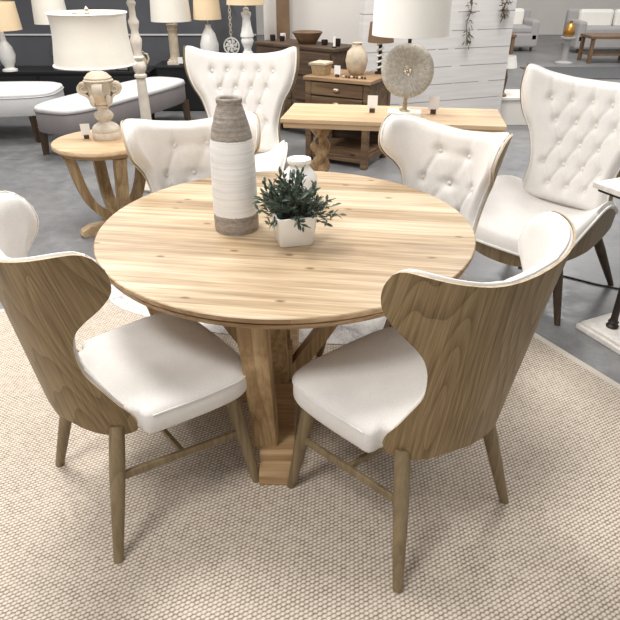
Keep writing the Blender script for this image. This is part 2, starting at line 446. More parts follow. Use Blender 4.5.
# cowhide
pts = [(-1.02, .80), (-.92, .70), (-.62, .54), (-.34, .445), (-.11, .40), (.14, .355), (.45, .37), (.66, .5), (.70, .72), (.55, 1.0), (.2, 1.2), (-.4, 1.25), (-.9, 1.15), (-1.06, .97)]
out = resample([(*p, 0) for p in pts+[pts[0]]], 60)[:-1]
bm = bmesh.new()
loft(bm, [[(x, y, RZ) for x, y, z in out], [(x, y, RZ+.003) for x, y, z in out]])
tag(finish('cowhide_rug', bm, M['hide'], smooth=False), 'pale mottled hide rug lying beneath the far half of the round table', 'rug')

# ------------------------------------------------------------------ dining chair
A0, A1, Y0, Y1, B0, B1, NN = .23695, .2883, -.28445, -.35098, .45179, .26078, 2.7195
def surf(t, z):
    u = (z-.45)/.5; a = A0+(A1-A0)*u; yb = Y0+(Y1-Y0)*u; b = B0+(B1-B0)*u
    th = np.clip(np.abs(t), 0, 1)*PI/2
    x = a*np.sin(th)**(2/NN)*np.sign(t); y = yb+b*(1-np.cos(th)**(2/NN))
    return np.stack([x, y, z*np.ones_like(x)], -1)
def surf_lin(t, z):
    # the superellipse has a cusp in its t-parametrisation at 0: interpolate across it
    t = np.asarray(t, float); e = .06
    p = surf(t, z); m = np.abs(t) < e
    if m.any():
        tp = surf(np.full_like(t, e), z); tm = tp.copy(); tm[..., 0] *= -1
        w = (t/e+1)/2
        q = tm*(1-w[..., None])+tp*w[..., None]
        p[m] = q[m]
    return p
bottom = [(0, .445), (.2, .452), (.32, .43), (.46, .402), (.54, .394), (.60, .394), (.63, .401)]
side = [(.63, .401), (.648, .42), (.645, .468), (.60, .525), (.555, .59), (.51, .65), (.51, .695), (.53, .743), (.58, .788), (.67, .825), (.80, .862), (.885, .895), (.925, .93), (.938, .97), (.92, 1.008)]
top = [(0, .985), (.25, .998), (.45, 1.013), (.7, 1.027), (.86, 1.027), (.92, 1.008)]
def sheet(G, fine=1e-3):
    t, z = G[..., 0], G[..., 1]
    P = surf_lin(t, z)
    dt = .03
    Tt = surf_lin(np.clip(t+dt, -.99, .99), z)-surf_lin(np.clip(t-dt, -.99, .99), z); Tz = surf_lin(t, z+.02)-surf_lin(t, z-.02)
    N = np.cross(Tt, Tz); N /= np.linalg.norm(N, axis=-1, keepdims=True)
    # point inward (towards +y and the axis)
    s = np.sign((N[..., 1:2]*1.0)-(N[..., 0:1]*np.sign(P[..., 0:1])*.5)); s[s == 0] = 1
    return P, N*s

def make_dining_chair(label):
    root = thing('dining_chair', label, 'chair')
    G = coons_full(bottom, side, top, 26, 46)
    P, N = sheet(G)
    TH = .0065
    bm = bmesh.new(); rim = grid_solid(bm, P, P+N*TH)
    for f in rim: f.material_index = 1
    g_ = (G*[.40, 1.0]).reshape(-1, 2)
    set_grain(finish('back_shell', bm, M['oak'], root, angle=50, mats=[M['oak'], M['oak_edge']]), np.concatenate([g_, g_]))
    # pad
    def inset(c, d):
        return c
    b2 = [(0, .50), (.2, .50), (.34, .49), (.44, .482), (.52, .472), (.60, .475)]
    s2 = [(.60, .475), (.612, .49), (.585, .53), (.538, .595), (.498, .65), (.497, .695), (.518, .744), (.568, .792), (.66, .831), (.79, .868), (.875, .901), (.915, .934), (.927, .97), (.912, 1.002)]
    t2 = [(0, .981), (.25, .994), (.45, 1.009), (.7, 1.023), (.855, 1.022), (.912, 1.002)]
    nu, nv = 40, 60
    s2 = [(a_+.007, b_) for a_, b_ in s2]; b2[-1] = s2[0]; t2[-1] = s2[-1]
    G = coons_full(b2, s2, t2, nu, nv); P, N = sheet(G)
    n, m = G.shape[:2]
    uu = np.abs(np.linspace(-1, 1, n))[:, None]; vv = np.linspace(0, 1, m)[None, :]
    d = np.minimum(np.minimum((1-uu)*.30, vv*.5), (1-vv)*.5)
    e = np.clip(d/.035, 0, 1); prof = np.sqrt(np.clip(1-(1-e)**2, 0, 1))
    th = .010+.034*prof
    sx = G[..., 0]*.36; sz = G[..., 1]
    btn = [(-.09*.36, .885), (.09*.36, .885), (-.27*.36, .762), (0, .757), (.27*.36, .762), (-.13*.36, .645), (.13*.36, .645)]
    btn = [(-.036, .888), (.036, .888), (-.098, .762), (0, .758), (.098, .762), (-.05, .64), (.05, .64)]
    for bx, bz in btn: th = th-.016*np.exp(-((sx-bx)**2+(sz-bz)**2)/.022**2)
    def crease(a, b, dp=.006):
        a = np.array(a); b = np.array(b); v = b-a; L = v@v
        t = np.clip(((sx-a[0])*v[0]+(sz-a[1])*v[1])/L, 0, 1)
        return dp*np.exp(-((sx-a[0]-t*v[0])**2+(sz-a[1]-t*v[1])**2)/.009**2)
    cr = np.zeros_like(th)
    for i, j in ((0, 2), (0, 3), (1, 3), (1, 4), (2, 5), (3, 5), (3, 6), (4, 6)): cr = np.maximum(cr, crease(btn[i], btn[j]))
    for bx, bz in btn[:2]: cr = np.maximum(cr, crease((bx, bz), (bx*1.25, bz+.10), .004))
    th = np.maximum(th-cr, .004)
    bm = bmesh.new(); F = P+N*(TH+th[..., None]); grid_solid(bm, F, P+N*(TH-.001))
    pad = finish('back_cushion', bm, M['linen'], root, angle=70)
    # piping around the pad
    loop = [F[i, 0] for i in range(n)]+[F[n-1, j] for j in range(1, m)]+[F[i, m-1] for i in range(n-2, -1, -1)]+[F[0, j] for j in range(m-2, 0, -1)]
    bm = bmesh.new(); tube(bm, loop[::2], .0045, 6, True); finish('piping', bm, M['linen_dim'], pad)
    for bx, bz in btn:
        k = np.unravel_index(((sx-bx)**2+(sz-bz)**2).argmin(), sx.shape)
        bm = bmesh.new(); c = F[k]+N[k]*.003
        q = Vector(N[k]).to_track_quat('Z', 'Y').to_matrix().to_4x4()
        bmesh.ops.create_uvsphere(bm, u_segments=12, v_segments=8, radius=.0105, matrix=Matrix.Translation(Vector(c)) @ q @ Matrix.Diagonal((1, 1, .5, 1)))
        finish('button', bm, M['linen'], pad)
    # seat cushion
    half = [(0, .300), (.11, .298), (.185, .288), (.235, .262), (.264, .215), (.270, .14), (.266, .05), (.256, -.05), (.248, -.098), (.212, -.102), (.197, -.125), (.178, -.17), (.15, -.208), (.11, -.232), (0, -.24)]
    hp = resample(half, 50)
    full = np.concatenate([hp, (hp[::-1]*[-1, 1])[1:-1]])
    def ring(ins, z):
        c = np.array([0, .02]); d = full-c; L = np.linalg.norm(d, axis=1, keepdims=True)
        q = c+d*(1-ins/L); return [(x, y, z(x, y) if callable(z) else z) for x, y in q]
    cr_ = lambda z0: (lambda x, y: z0+.006*math.exp(-((y-.02)/.2)**2)*(1-(x/.26)**2)-.012*max(0, (y-.14)/.14)**2)
    lo = lambda z0: (lambda x, y: z0+.05*min(1, max(0, (-y-.09)/.12)))
    rings = [ring(.02, lo(.398)), ring(.004, lo(.402)), ring(0, lo(.411)), ring(0, cr_(.468)), ring(.004, cr_(.474)), ring(.012, cr_(.481)), ring(.03, cr_(.486)), ring(.07, cr_(.490)), ring(.13, cr_(.493)), ring(.2, cr_(.494))]
    bm = bmesh.new(); vs = loft(bm, rings, True)
    seat = finish('seat_cushion', bm, M['linen'], root, angle=80)
    rg_ = [p for p in ring(-.0005, cr_(.470)) if p[1] > -.092]; k0 = max(range(len(rg_)), key=lambda i: (Vector(rg_[i])-Vector(rg_[i-1])).length); rg_ = rg_[k0:]+rg_[:k0]
    bm = bmesh.new(); tube(bm, rg_, .0025, 6); finish('seam', bm, M['linen_dim'], seat)
    bm = bmesh.new(); loft(bm, [[(x, y, .38) for x, y, z in ring(.05, 0) if y > -.16], [(x, y, .402) for x, y, z in ring(.05, 0) if y > -.16]]); finish('seat_frame', bm, M['oak_leg'], root, angle=50)
    # legs
    legs = {}
    for sx_ in (-1, 1):
        for nm, tp, ft in (('f', (.205, .205), (.255, .26)), ('r', (.180, -.160), (.265, -.262))):
            a = Vector((sx_*tp[0], tp[1], .398 if nm == 'f' else .43)); b = Vector((sx_*ft[0], ft[1], 0)); legs[(sx_, nm)] = (a, b)
            bm = bmesh.new(); n_ = 10
            pr = [(0, .0215), (.12, .0235), (.35, .0235), (.6, .021), (.85, .0175), (1, .0155)]
            tube(bm, [a+(b-a)*t for t, r in pr], [r for t, r in pr], 16)
            finish('leg', bm, M['oak_leg'], root)
    def on(k, z):
        a, b = legs[k]; return a+(b-a)*((a.z-z)/(a.z-b.z))
    for s in (-1, 1):
        bm = bmesh.new(); bar(bm, on((s, 'f'), .225), on((s, 'r'), .27), .014, .026); finish('side_stretcher', bm, M['oak_leg'], root, bevel=.003)
    mid = [(on((s, 'f'), .225)+on((s, 'r'), .27))/2 for s in (-1, 1)]
    bm = bmesh.new(); bar(bm, mid[0]+Vector((.006, 0, 0)), mid[1]-Vector((.006, 0, 0)), .014, .024); finish('cross_stretcher', bm, M['oak_leg'], root, bevel=.003)
    return root

GR = 'wing-back dining chairs around the round table'
def fwd(a): return a-PI/2     # heading -> rotation of a model that faces +y
ch = make_dining_chair('ivory and oak dining chair seen from behind, at the near left of the round table')
ch['group'] = GR
ch.location = (-.46525, -.49761, RZ); ch.rotation_euler = (0, 0, fwd(.67627))
dup(ch, (.38306, -.59724, RZ), fwd(2.2621), 'ivory and oak dining chair seen from behind, at the near right of the round table')
dup(ch, (-.362, .343, RZ+.003), fwd(-1.28), 'ivory dining chair facing us behind the tall grey and white vase')
dup(ch, (.495, .259, RZ+.003), fwd(-2.342), 'ivory tufted dining chair facing us between the round table and the disc lamp')

# ------------------------------------------------------------------ round dining table
tb = thing('dining_table', 'round light pine pedestal dining table at the centre on the woven rug', 'table', (0, 0, RZ))
TZ = .76-RZ
bm = bmesh.new()
lathe(bm, [(0, TZ-.045), (.665, TZ-.045), (.672, TZ-.042), (.677, TZ-.026), (.668, TZ-.0245), (.668, TZ-.020), (.683, TZ-.018), (.685, TZ-.012), (.685, TZ-.003), (.682, TZ), (0, TZ)], 128)
bm.normal_update()
for f in bm.faces:
    if f.calc_center_median().z < TZ-.004 or abs(f.normal.z) < .6: f.material_index = 1
tt = finish('tabletop', bm, M['tabletop'], tb, angle=35, mats=[M['tabletop'], M['rim']])
PX, PY = -.03, -.03
bm = bmesh.new(); lathe(bm, [(0, TZ-.068), (.59, TZ-.068), (.60, TZ-.062), (.60, TZ-.045), (0, TZ-.045)], 96, (0, 0, 0)); finish('apron', bm, M['pine_x'], tb, angle=35)
def plate(prof, w):
    """profile in the r-z plane extruded by width w along the tangent"""
    bm = bmesh.new()
    loft(bm, [[(r, -w/2, z) for r, z in prof], [(r, w/2, z) for r, z in prof]])
    return bm
def curve_strip(pts, ths):
    """closed r-z outline of a curved member along pts with normal thickness ths"""
    P = np.array(pts, float); T = np.gradient(P, axis=0); T /= np.linalg.norm(T, axis=1)[:, None]
    N = np.stack([-T[:, 1], T[:, 0]], -1); h = np.array(ths)[:, None]/2
    return [tuple(q) for q in np.concatenate([P+N*h, (P-N*h)[::-1]])]
ft_prof = [(.0, .0), (.53, 0), (.53, .045), (.515, .055), (.475, .06), (.475, .098), (.46, .105), (0, .105)]
for k in range(4):
    R = Matrix.Translation((PX, PY, 0)) @ Matrix.Rotation(-PI/2-.0+k*PI/2, 4, 'Z')
    bm = plate(ft_prof, .125); bmesh.ops.transform(bm, matrix=R, verts=bm.verts); finish('foot', bm, M['pine_x'], tb, False, bevel=.006)
    q = resample([(.525, TZ-.07), (.515, .58), (.488, .46), (.452, .32), (.425, .20), (.415, .095)], 24)
    th = np.interp(np.linspace(0, 1, 24), [0, .16, .2, 1], [.085, .085, .06, .055])
    bm = plate(curve_strip(q, th), .088)
    R2 = R @ Matrix.Rotation(-.10 if k == 0 else 0, 4, 'Z')
    bmesh.ops.transform(bm, matrix=R2, verts=bm.verts); finish('curved_bracket', bm, M['pine_z'], tb, angle=30, bevel=.004)
    q = resample([(.04, .10), (.075, .17), (.14, .27), (.215, .39), (.29, .52), (.36, TZ-.068)], 20)
    bm = plate(curve_strip(q, [.055]*20), .065); bmesh.ops.transform(bm, matrix=R, verts=bm.verts); finish('brace', bm, M['pine_z'], tb, angle=30)
bm = bmesh.new(); box(bm, (PX, PY, .175), (.09, .09, .15)); finish('hub_block', bm, M['pine_z'], tb, False, bevel=.006)

# ------------------------------------------------------------------ things on the table
bm = bmesh.new()
pr = [(0, 0), (.074, 0), (.079, .006), (.0805, .03), (.0795, .10), (.078, .20), (.076, .27), (.072, .32), (.066, .355), (.057, .39), (.046, .425), (.0405, .438), (.0425, .443), (.044, .449), (.0435, .457), (.040, .460), (.034, .457), (.032, .44), (.032, .30), (0, .30)]
pr2 = resample([(r, z) for r, z in pr[2:12]], 60)
lathe(bm, [(0, 0), (.078, 0)]+[tuple(q) for q in pr2]+pr[12:], 56)
tag(finish('floor_bottle_vase', bm, M['vase'], angle=60), 'tall bottle-shaped vase with grey-brown top and base and a white middle', 'vase', loc=(-.18, -.03, .76))
bpy.data.objects['floor_bottle_vase'].name = 'tall_vase'

pl = thing('potted_plant', 'grey-green leafy plant in a square white pot on the round table', 'plant', (.03, -.145, .76), math.radians(14))
bm = bmesh.new()
def sqring(h, z, r=.012, n=5):
    o = []
    for sx, sy, a0 in ((1, 1, 0), (-1, 1, 90), (-1, -1, 180), (1, -1, 270)):
        for i in range(n+1):
            a = math.radians(a0+90*i/n); o.append((sx*(h-r)+r*math.cos(a), sy*(h-r)+r*math.sin(a), z))
    return o
loft(bm, [sqring(.056, 0), sqring(.059, .004), sqring(.070, .100), sqring(.070, .105), sqring(.063, .105), sqring(.062, .085)])
finish('pot', bm, M['white_gloss'], pl, angle=50)
bm = bmesh.new(); loft(bm, [sqring(.061, .080), sqring(.061, .086)]); finish('moss', bm, M['leaf'], pl, False)
bm = bmesh.new(); lv = bmesh.new(); rnd = random.Random(3)
def leaf(b, p, d, L, W, tw):
    d = d.normalized(); s = d.cross(Vector((0, 0, 1)))
    if s.length < .05: s = Vector((1, 0, 0))
    s.normalize(); s = Matrix.Rotation(tw, 3, d) @ s; nrm = s.cross(d)
    a = b.verts.new(p); ml = b.verts.new(p+d*L*.5+s*W*.5+nrm*L*.05); mr = b.verts.new(p+d*L*.5-s*W*.5+nrm*L*.05)
    mc = b.verts.new(p+d*L*.5-nrm*L*.02); ul = b.verts.new(p+d*L*.8+s*W*.36+nrm*L*.02); ur = b.verts.new(p+d*L*.8-s*W*.36+nrm*L*.02); e = b.verts.new(p+d*L-nrm*L*.05)
    b.faces.new((a, ml, mc)); b.faces.new((a, mc, mr)); b.faces.new((ml, ul, mc)); b.faces.new((mc, ur, mr)); b.faces.new((ul, e, mc)); b.faces.new((e, ur, mc))
for i in range(84):
    az = rnd.uniform(0, 2*PI); el = math.radians(rnd.choice([rnd.uniform(-12, 35), rnd.uniform(30, 88)]))
    d = Vector((math.cos(az)*math.cos(el), math.sin(az)*math.cos(el), math.sin(el)))
    L = rnd.uniform(.095, .15)*(1.0 if el > 1 else .9); p0 = Vector((rnd.uniform(-.03, .03), rnd.uniform(-.03, .03), .086))
    pts = [p0, p0+d*L*.5+Vector((0, 0, .012)), p0+d*L+Vector((0, 0, .006))]
    tube(bm, pts, .0012, 4)
    for k in range(13):
        t = .25+.75*k/12; q = pts[0].lerp(pts[1], t*2) if t < .5 else pts[1].lerp(pts[2], t*2-1)
        rd = Vector((rnd.uniform(-1, 1), rnd.uniform(-1, 1), rnd.uniform(-.6, 1)))
        leaf(lv, q, d*.8+rd*.75, rnd.uniform(.024, .036), rnd.uniform(.008, .0125), rnd.uniform(-1.2, 1.2))
finish('stems', bm, M['twig'], pl); finish('foliage', lv, M['leaf'], pl, False)

bm = bmesh.new()
pr = [(0, 0), (.045, 0), (.052, .005), (.07, .05), (.074, .08), (.068, .115), (.05, .14), (.040, .152), (.036, .158), (.038, .164), (.046, .167), (.049, .174), (.047, .182), (.040, .184), (.033, .178), (.026, .15), (0, .15)]
prr = [tuple(q) for q in resample(pr[2:8], 30)]
lathe(bm, pr[:2]+prr+pr[8:], 48)
tag(finish('round_vase', bm, M['white_gloss'], angle=60), 'round white ceramic vase behind the leafy plant on the dining table', 'vase', loc=(.045, .235, .76))

# ------------------------------------------------------------------ wing armchair
def make_armchair(label):
    root = thing('wing_armchair', label, 'armchair')
    BK = [(0, .40), (.15, .40), (.285, .40)]
    SD = [(.285, .40), (.272, .50), (.262, .60), (.275, .68), (.315, .79), (.378, .885), (.416, .975), (.428, 1.06), (.424, 1.135)]
    TP = [(0, 1.075), (.15, 1.08), (.29, 1.102), (.38, 1.130), (.424, 1.135)]
    def sf(G):
        x, z = G[..., 0], G[..., 1]; r = .62
        a = x/r
        P = np.stack([r*np.sin(a), -.27-(z-.40)*.22+r*(1-np.cos(a)), z], -1)
        N = np.stack([-np.sin(a), np.cos(a), .2*np.ones_like(a)], -1); N /= np.linalg.norm(N, axis=-1, keepdims=True)
        return P, N
    G = coons_full(BK, SD, TP, 24, 40); P, N = sf(G)
    bm = bmesh.new(); rim = grid_solid(bm, P, P+N*.018)
    for f in rim: f.material_index = 1
    finish('back_shell', bm, M['dark_leg'], root, angle=50, mats=[M['oak_leg'], M['oak_leg']])
    G = coons_full([(a*.96, b+.03) for a, b in BK], [(a-.008, min(b+.0, 1.128) if b > .5 else b+.03*(1-(b-.4)/.1)) for a, b in SD], [(a-.008*(a/.424), b-.007) for a, b in TP], 40, 64); P, N = sf(G)
    n, m = G.shape[:2]
    uu = np.abs(np.linspace(-1, 1, n))[:, None]; vv = np.linspace(0, 1, m)[None, :]
    d = np.minimum(np.minimum((1-uu)*.33, vv*.6), (1-vv)*.6); e = np.clip(d/.04, 0, 1); th = .008+.05*np.sqrt(np.clip(1-(1-e)**2, 0, 1))
    sx, sz = G[..., 0], G[..., 1]
    rows = [(.965, (-.24, -.12, 0, .12, .24)), (.855, (-.18, -.06, .06, .18)), (.745, (-.12, 0, .12)), (.635, (-.18, -.06, .06, .18)), (.525, (-.12, 0, .12))]
    btn = [(x, z) for z, xs in rows for x in xs]
    for bx, bz in btn: th = th-.020*np.exp(-((sx-bx)**2+(sz-bz)**2)/.026**2)
    cr = np.zeros_like(th)
    for i, a in enumerate(btn):
        for b in btn[i+1:]:
            if abs(abs(a[1]-b[1])-.11) < .01 and abs(abs(a[0]-b[0])-.06) < .01:
                v = (b[0]-a[0], b[1]-a[1]); L = v[0]**2+v[1]**2
                t = np.clip(((sx-a[0])*v[0]+(sz-a[1])*v[1])/L, 0, 1)
                cr = np.maximum(cr, .009*np.exp(-((sx-a[0]-t*v[0])**2+(sz-a[1]-t*v[1])**2)/.008**2))
    for bx, bz in btn[:5]:
        cr = np.maximum(cr, .006*np.exp(-((sx-bx*(1+(sz-bz)*.8))/.011)**2)*(sz > bz))
    th = np.maximum(th-cr, .005)
    bm = bmesh.new(); F = P+N*(.018+th[..., None]); grid_solid(bm, F, P+N*.017)
    pad = finish('back_cushion', bm, M['linen'], root, angle=70)
    loop = [F[i, 0] for i in range(n)]+[F[n-1, j] for j in range(1, m)]+[F[i, m-1] for i in range(n-2, -1, -1)]+[F[0, j] for j in range(m-2, 0, -1)]
    bm = bmesh.new(); tube(bm, loop[::2], .006, 6, True); finish('piping', bm, M['linen_dim'], pad)
    for bx, bz in btn:
        k = np.unravel_index(((sx-bx)**2+(sz-bz)**2).argmin(), sx.shape); c = F[k]+N[k]*.003
        q = Vector(N[k]).to_track_quat('Z', 'Y').to_matrix().to_4x4(); bm = bmesh.new()
        bmesh.ops.create_uvsphere(bm, u_segments=12, v_segments=8, radius=.012, matrix=Matrix.Translation(Vector(c)) @ q @ Matrix.Diagonal((1, 1, .5, 1)))
        finish('button', bm, M['linen'], pad)
    # saddle seat: plan outline x half-width by y
    nx, ny = 41, 30
    xs = np.linspace(-1, 1, nx); ys = np.linspace(0, 1, ny)
    def hw(v): return .345*(1-.20*(1-v)**2.2)*(1-.14*np.clip((v-.5)/.5, 0, 1)**1.8)      # v 0 rear, 1 front
    def plan(xn, v):
        return xn*hw(v), -.31+.69*v-.05*np.abs(xn)**3*np.clip(v-.5, 0, 1)*2
    def rise(xn, v): return .18*np.abs(xn)**2.6*np.sin(PI*np.clip(v*.86+.14, 0, 1))
    X, V = np.meshgrid(xs, ys, indexing='ij'); px, py = plan(X, V)
    d = np.minimum((1-np.abs(X))*.40, np.minimum((1-V)*.69, V*.69)); e = np.sqrt(np.clip(1-(1-np.clip(d/.05, 0, 1))**2, 0, 1))
    zt = .365+rise(X, V)+.008+.055*e-.02*np.clip((V-.8)/.2, 0, 1)**2; zb = .365+rise(X, V)-.02*np.clip((V-.8)/.2, 0, 1)**2
    bm = bmesh.new(); grid_solid(bm, np.stack([px, py, zt], -1), np.stack([px, py, zb], -1))
    seat = finish('seat_cushion', bm, M['linen'], root, angle=80)
    T = np.stack([px, py, zb+.008], -1); n, m = T.shape[:2]
    loop = [T[i, 0] for i in range(n)]+[T[n-1, j] for j in range(1, m)]+[T[i, m-1] for i in range(n-2, -1, -1)]+[T[0, j] for j in range(m-2, 0, -1)]
    bm = bmesh.new(); tube(bm, loop, .007, 6, True); finish('piping', bm, M['linen_dim'], seat)
    zlow = .275+.07*np.abs(X)**2.2+.02*(1-V)
    zlow = np.minimum(zlow, zb-.008)
    bm = bmesh.new(); grid_solid(bm, np.stack([px*.985, py*.99, zb], -1), np.stack([px*.97, py*.97, zlow], -1)); finish('seat_shell', bm, M['oak_leg'], root, angle=50)
    for s in (-1, 1):
        for tp, ftp in (((.235, .21), (.335, .265)), ((.235, -.20), (.32, -.385))):
            bm = bmesh.new(); a = Vector((s*tp[0], tp[1], .34)); b = Vector((s*ftp[0], ftp[1], 0))
            tube(bm, [a+(b-a)*t for t in (0, .3, .7, 1)], [.026, .026, .02, .015], 14); finish('leg', bm, M['dark_leg'], root)
    return root
n_ = Vector((.67, -.74)); f_ = Vector((-.74, -.67))
cen = Vector((1.555, .80))-.235*n_+Vector((-.066, .002))
GA = 'tall tufted wing armchairs'
ac = make_armchair('tall ivory tufted wing armchair on the right, angled toward the table')
ac['group'] = GA; ac.location = (cen.x, cen.y, 0); ac.rotation_euler = (0, 0, fwd(math.atan2(-.67, -.74)))
dup(ac, (-.395, 1.98, 0), fwd(math.radians(-94)), 'tall ivory tufted wing armchair at the back, behind the tall vase')

# ------------------------------------------------------------------ sofa table with twisted legs
e1 = Vector((1.22, -.19)).normalized(); ang = math.atan2(e1.y, e1.x); e2 = Vector((-e1.y, e1.x))
cc = Vector((-.08, 1.36))+e1*.617+e2*.225
st = thing('sofa_table', 'narrow light pine table with twisted legs, carrying the disc lamp', 'table', (cc.x, cc.y, 0), ang)
bm = bmesh.new(); box(bm, (0, 0, .848), (1.235, .45, .024)); finish('tabletop', bm, M['pine_light_x'], st, False, bevel=.004)
bm = bmesh.new(); box(bm, (0, 0, .822), (1.205, .43, .03)); finish('apron', bm, M['pine_light_x'], st, False, bevel=.003)
for s in (-1, 1):
    bm = bmesh.new(); nz = 70; rings = []
    for i in range(nz+1):
        z = .09+.715*i/nz; t = i/nz; env = min(1, t/.06, (1-t)/.06); rr = []
        for k in range(28):
            a = 2*PI*k/28; tw = t*2*PI*3.2
            rr.append((s*.42+(.042+.020*env*math.cos(2*(a-tw)))*math.cos(a), 0+(.042+.020*env*math.cos(2*(a-tw)))*math.sin(a), z))
        rings.append(rr)
    loft(bm, rings); finish('twisted_leg', bm, M['pine_z'], st, angle=60)
    bm = plate([(-.21, 0), (.21, 0), (.21, .04), (.15, .075), (.06, .095), (-.06, .095), (-.15, .075), (-.21, .04)], .09)
    bmesh.ops.transform(bm, matrix=Matrix.Translation((s*.42, 0, 0)) @ Matrix.Rotation(PI/2, 4, 'Z'), verts=bm.verts)
    finish('trestle_foot', bm, M['pine_light_x'], st, False, bevel=.004)
bm = bmesh.new(); box(bm, (0, 0, .06), (.78, .06, .04)); finish('stretcher', bm, M['pine_x'], st, False, bevel=.004)

# disc lamp
lp = Vector((.625, 1.43))
dl = thing('disc_lamp', 'table lamp with ribbed grey disc body and white drum shade on the narrow pine table', 'lamp', (lp.x, lp.y, .86), ang)
bm = bmesh.new(); box(bm, (0, 0, .014), (.19, .11, .028)); finish('base', bm, M['white_gloss'], dl, False, bevel=.004)
bm = bmesh.new(); lathe(bm, [(0, .028), (.03, .028), (.032, .036), (.014, .045), (.012, .06), (.02, .068), (.012, .075), (.012, .10), (.012, .118), (0, .118)], 20); finish('neck', bm, M['brass'], dl)
bm = bmesh.new()
# thick disc with a dimple and a hole, axis along y
prof = [(.030, -.006), (.05, -.014), (.09, -.030), (.12, -.034), (.138, -.026), (.144, 0), (.138, .026), (.12, .034), (.09, .030), (.05, .014), (.030, .006)]
n = 56; rings = []
for r, y in prof: rings.append([(r*math.cos(2*PI*i/n), y, .222+r*math.sin(2*PI*i/n)) for i in range(n)])
loft(bm, rings+[rings[0]], False); bmesh.ops.remove_doubles(bm, verts=bm.verts, dist=1e-5)
for v in bm.verts: v.co.z -= .222
do = finish('disc', bm, M['capiz'], dl, angle=60); do.location = (0, 0, .240)
bm = bmesh.new(); tube(bm, [(.024*math.cos(a), 0, .24+.024*math.sin(a)) for a in np.linspace(0, 2*PI, 21)[:-1]], .005, 6, True)
for k in range(3): a = k*PI/3+.3; rod(bm, (.025*math.cos(a), 0, .24+.025*math.sin(a)), (-.025*math.cos(a), 0, .24-.025*math.sin(a)), .004, n=8)
ball(bm, (0, 0, .24), .010); finish('hub_ornament', bm, M['brass'], dl)
bm = bmesh.new(); lathe(bm, [(.0, .376), (.010, .376), (.010, .40), (.016, .404), (.009, .41), (.009, .45), (0, .45)], 16); finish('stem', bm, M['iron'], dl)
def drum(bm, r0, r1, z0, z1, th=.004, n=56):
    lathe(bm, [(r0, z0), (r1, z1), (r1-th, z1), (r0-th, z0), (r0, z0)], n); bmesh.ops.remove_doubles(bm, verts=bm.verts, dist=1e-6)
bm = bmesh.new(); drum(bm, .205, .198, .422, .68); sh = finish('lamp_shade', bm, M['shade_white'], dl, angle=60)

def price_card(x, y, z, rz, label):
    c = thing('price_card', label, 'card', (x, y, z), rz, 'blank white cards in little wooden blocks')
    bm = bmesh.new(); box(bm, (0, 0, .012), (.032, .022, .024)); finish('holder', bm, M['dark_leg'], c, False, bevel=.002)
    bm = bmesh.new(); box(bm, (0, .0, .058), (.058, .0018, .074)); finish('card', bm, M['white_card'], c, False)
    return c
pc = price_card(.45, 1.52, .86, ang, 'blank white price card left of the disc lamp on the pine table')
dup(pc, (.80, 1.49, .86), ang-.1, 'blank white price card right of the disc lamp on the pine table')

# ------------------------------------------------------------------ chest of drawers
e1 = Vector((.53, -.29)).normalized(); e2 = Vector((.29, .53)).normalized(); W = .62; Dp = .50; ca = math.atan2(e1.y, e1.x)
c0 = Vector((.045, 3.53)); cc = c0+e1*W/2+e2*Dp/2
cd = thing('chest_of_drawers', 'rustic brown chest of drawers with open lower shelf behind the narrow pine table', 'chest', (cc.x, cc.y, 0), ca)
bm = bmesh.new(); box(bm, (0, 0, .745), (W+.03, Dp+.03, .03)); finish('top', bm, M['chest_top'], cd, False, bevel=.004)
bm = bmesh.new(); box(bm, (0, .01, .545), (W-.02, Dp-.03, .37)); finish('body', bm, M['chest_wood'], cd, False, bevel=.003)
for k in range(3):
    bm = bmesh.new(); z = .665-.118*k; box(bm, (0, -Dp/2+.012, z), (W-.12, .03, .106)); dr = finish('drawer', bm, M['chest_wood'], cd, False, bevel=.004)
    bm = bmesh.new(); ball(bm, (0, -Dp/2-.006, z), .034, (1, .55, .5)); finish('cup_pull', bm, M['brass'], dr)
for sx in (-1, 1):
    for sy in (-1, 1):
        bm = bmesh.new(); box(bm, (sx*(W/2-.028), sy*(Dp/2-.028), .365), (.056, .056, .73)); finish('leg', bm, M['chest_wood'], cd, False, bevel=.003)
bm = bmesh.new(); box(bm, (0, 0, .115), (W-.06, Dp-.06, .03)); finish('lower_shelf', bm, M['chest_wood'], cd, False, bevel=.003)
bm = bmesh.new(); box(bm, (0, -Dp/2+.03, .075), (W-.1, .03, .055)); box(bm, (W/2-.03, 0, .075), (.03, Dp-.1, .055)); box(bm, (-W/2+.03, 0, .075), (.03, Dp-.1, .055)); finish('rail', bm, M['chest_wood'], cd, False, bevel=.003)
bm = bmesh.new(); box(bm, (0, Dp/2-.02, .25), (W-.1, .012, .25)); finish('back_panel', bm, M['dresser_wood'], cd, False)
# on the chest
bx = thing('lidded_basket', 'small tan lidded basket on the left of the rustic chest', 'basket', (.19, 3.60, .76), ca)
bm = bmesh.new(); loft(bm, [sqring(.060, 0, .01), sqring(.074, .085, .012), sqring(.074, .09, .012)]); finish('basket_body', bm, M['basket'], bx, angle=40)
bm = bmesh.new(); loft(bm, [sqring(.080, .09, .012), sqring(.080, .106, .012), sqring(.05, .114, .012)]); finish('lid', bm, M['jug_beige'], bx, angle=40)
dup(pc, (.325, 3.46, .76), ca, 'blank white price card standing on the rustic chest of drawers')
bm = bmesh.new(); lathe(bm, [(0, 0), (.055, 0), (.085, .05), (.10, .12), (.085, .19), (.05, .225), (.04, .25), (.05, .262), (.043, .266), (.033, .25), (0, .24)], 32)
tag(finish('bulbous_vase', bm, M['jug_beige'], angle=60), 'bulbous pale beige vase standing on the rustic chest of drawers', 'vase', loc=(.50, 3.60, .76))
gl = thing('bead_garland', 'string of dark wooden beads lying on the front of the rustic chest', 'garland', (.44, 3.42, .76))
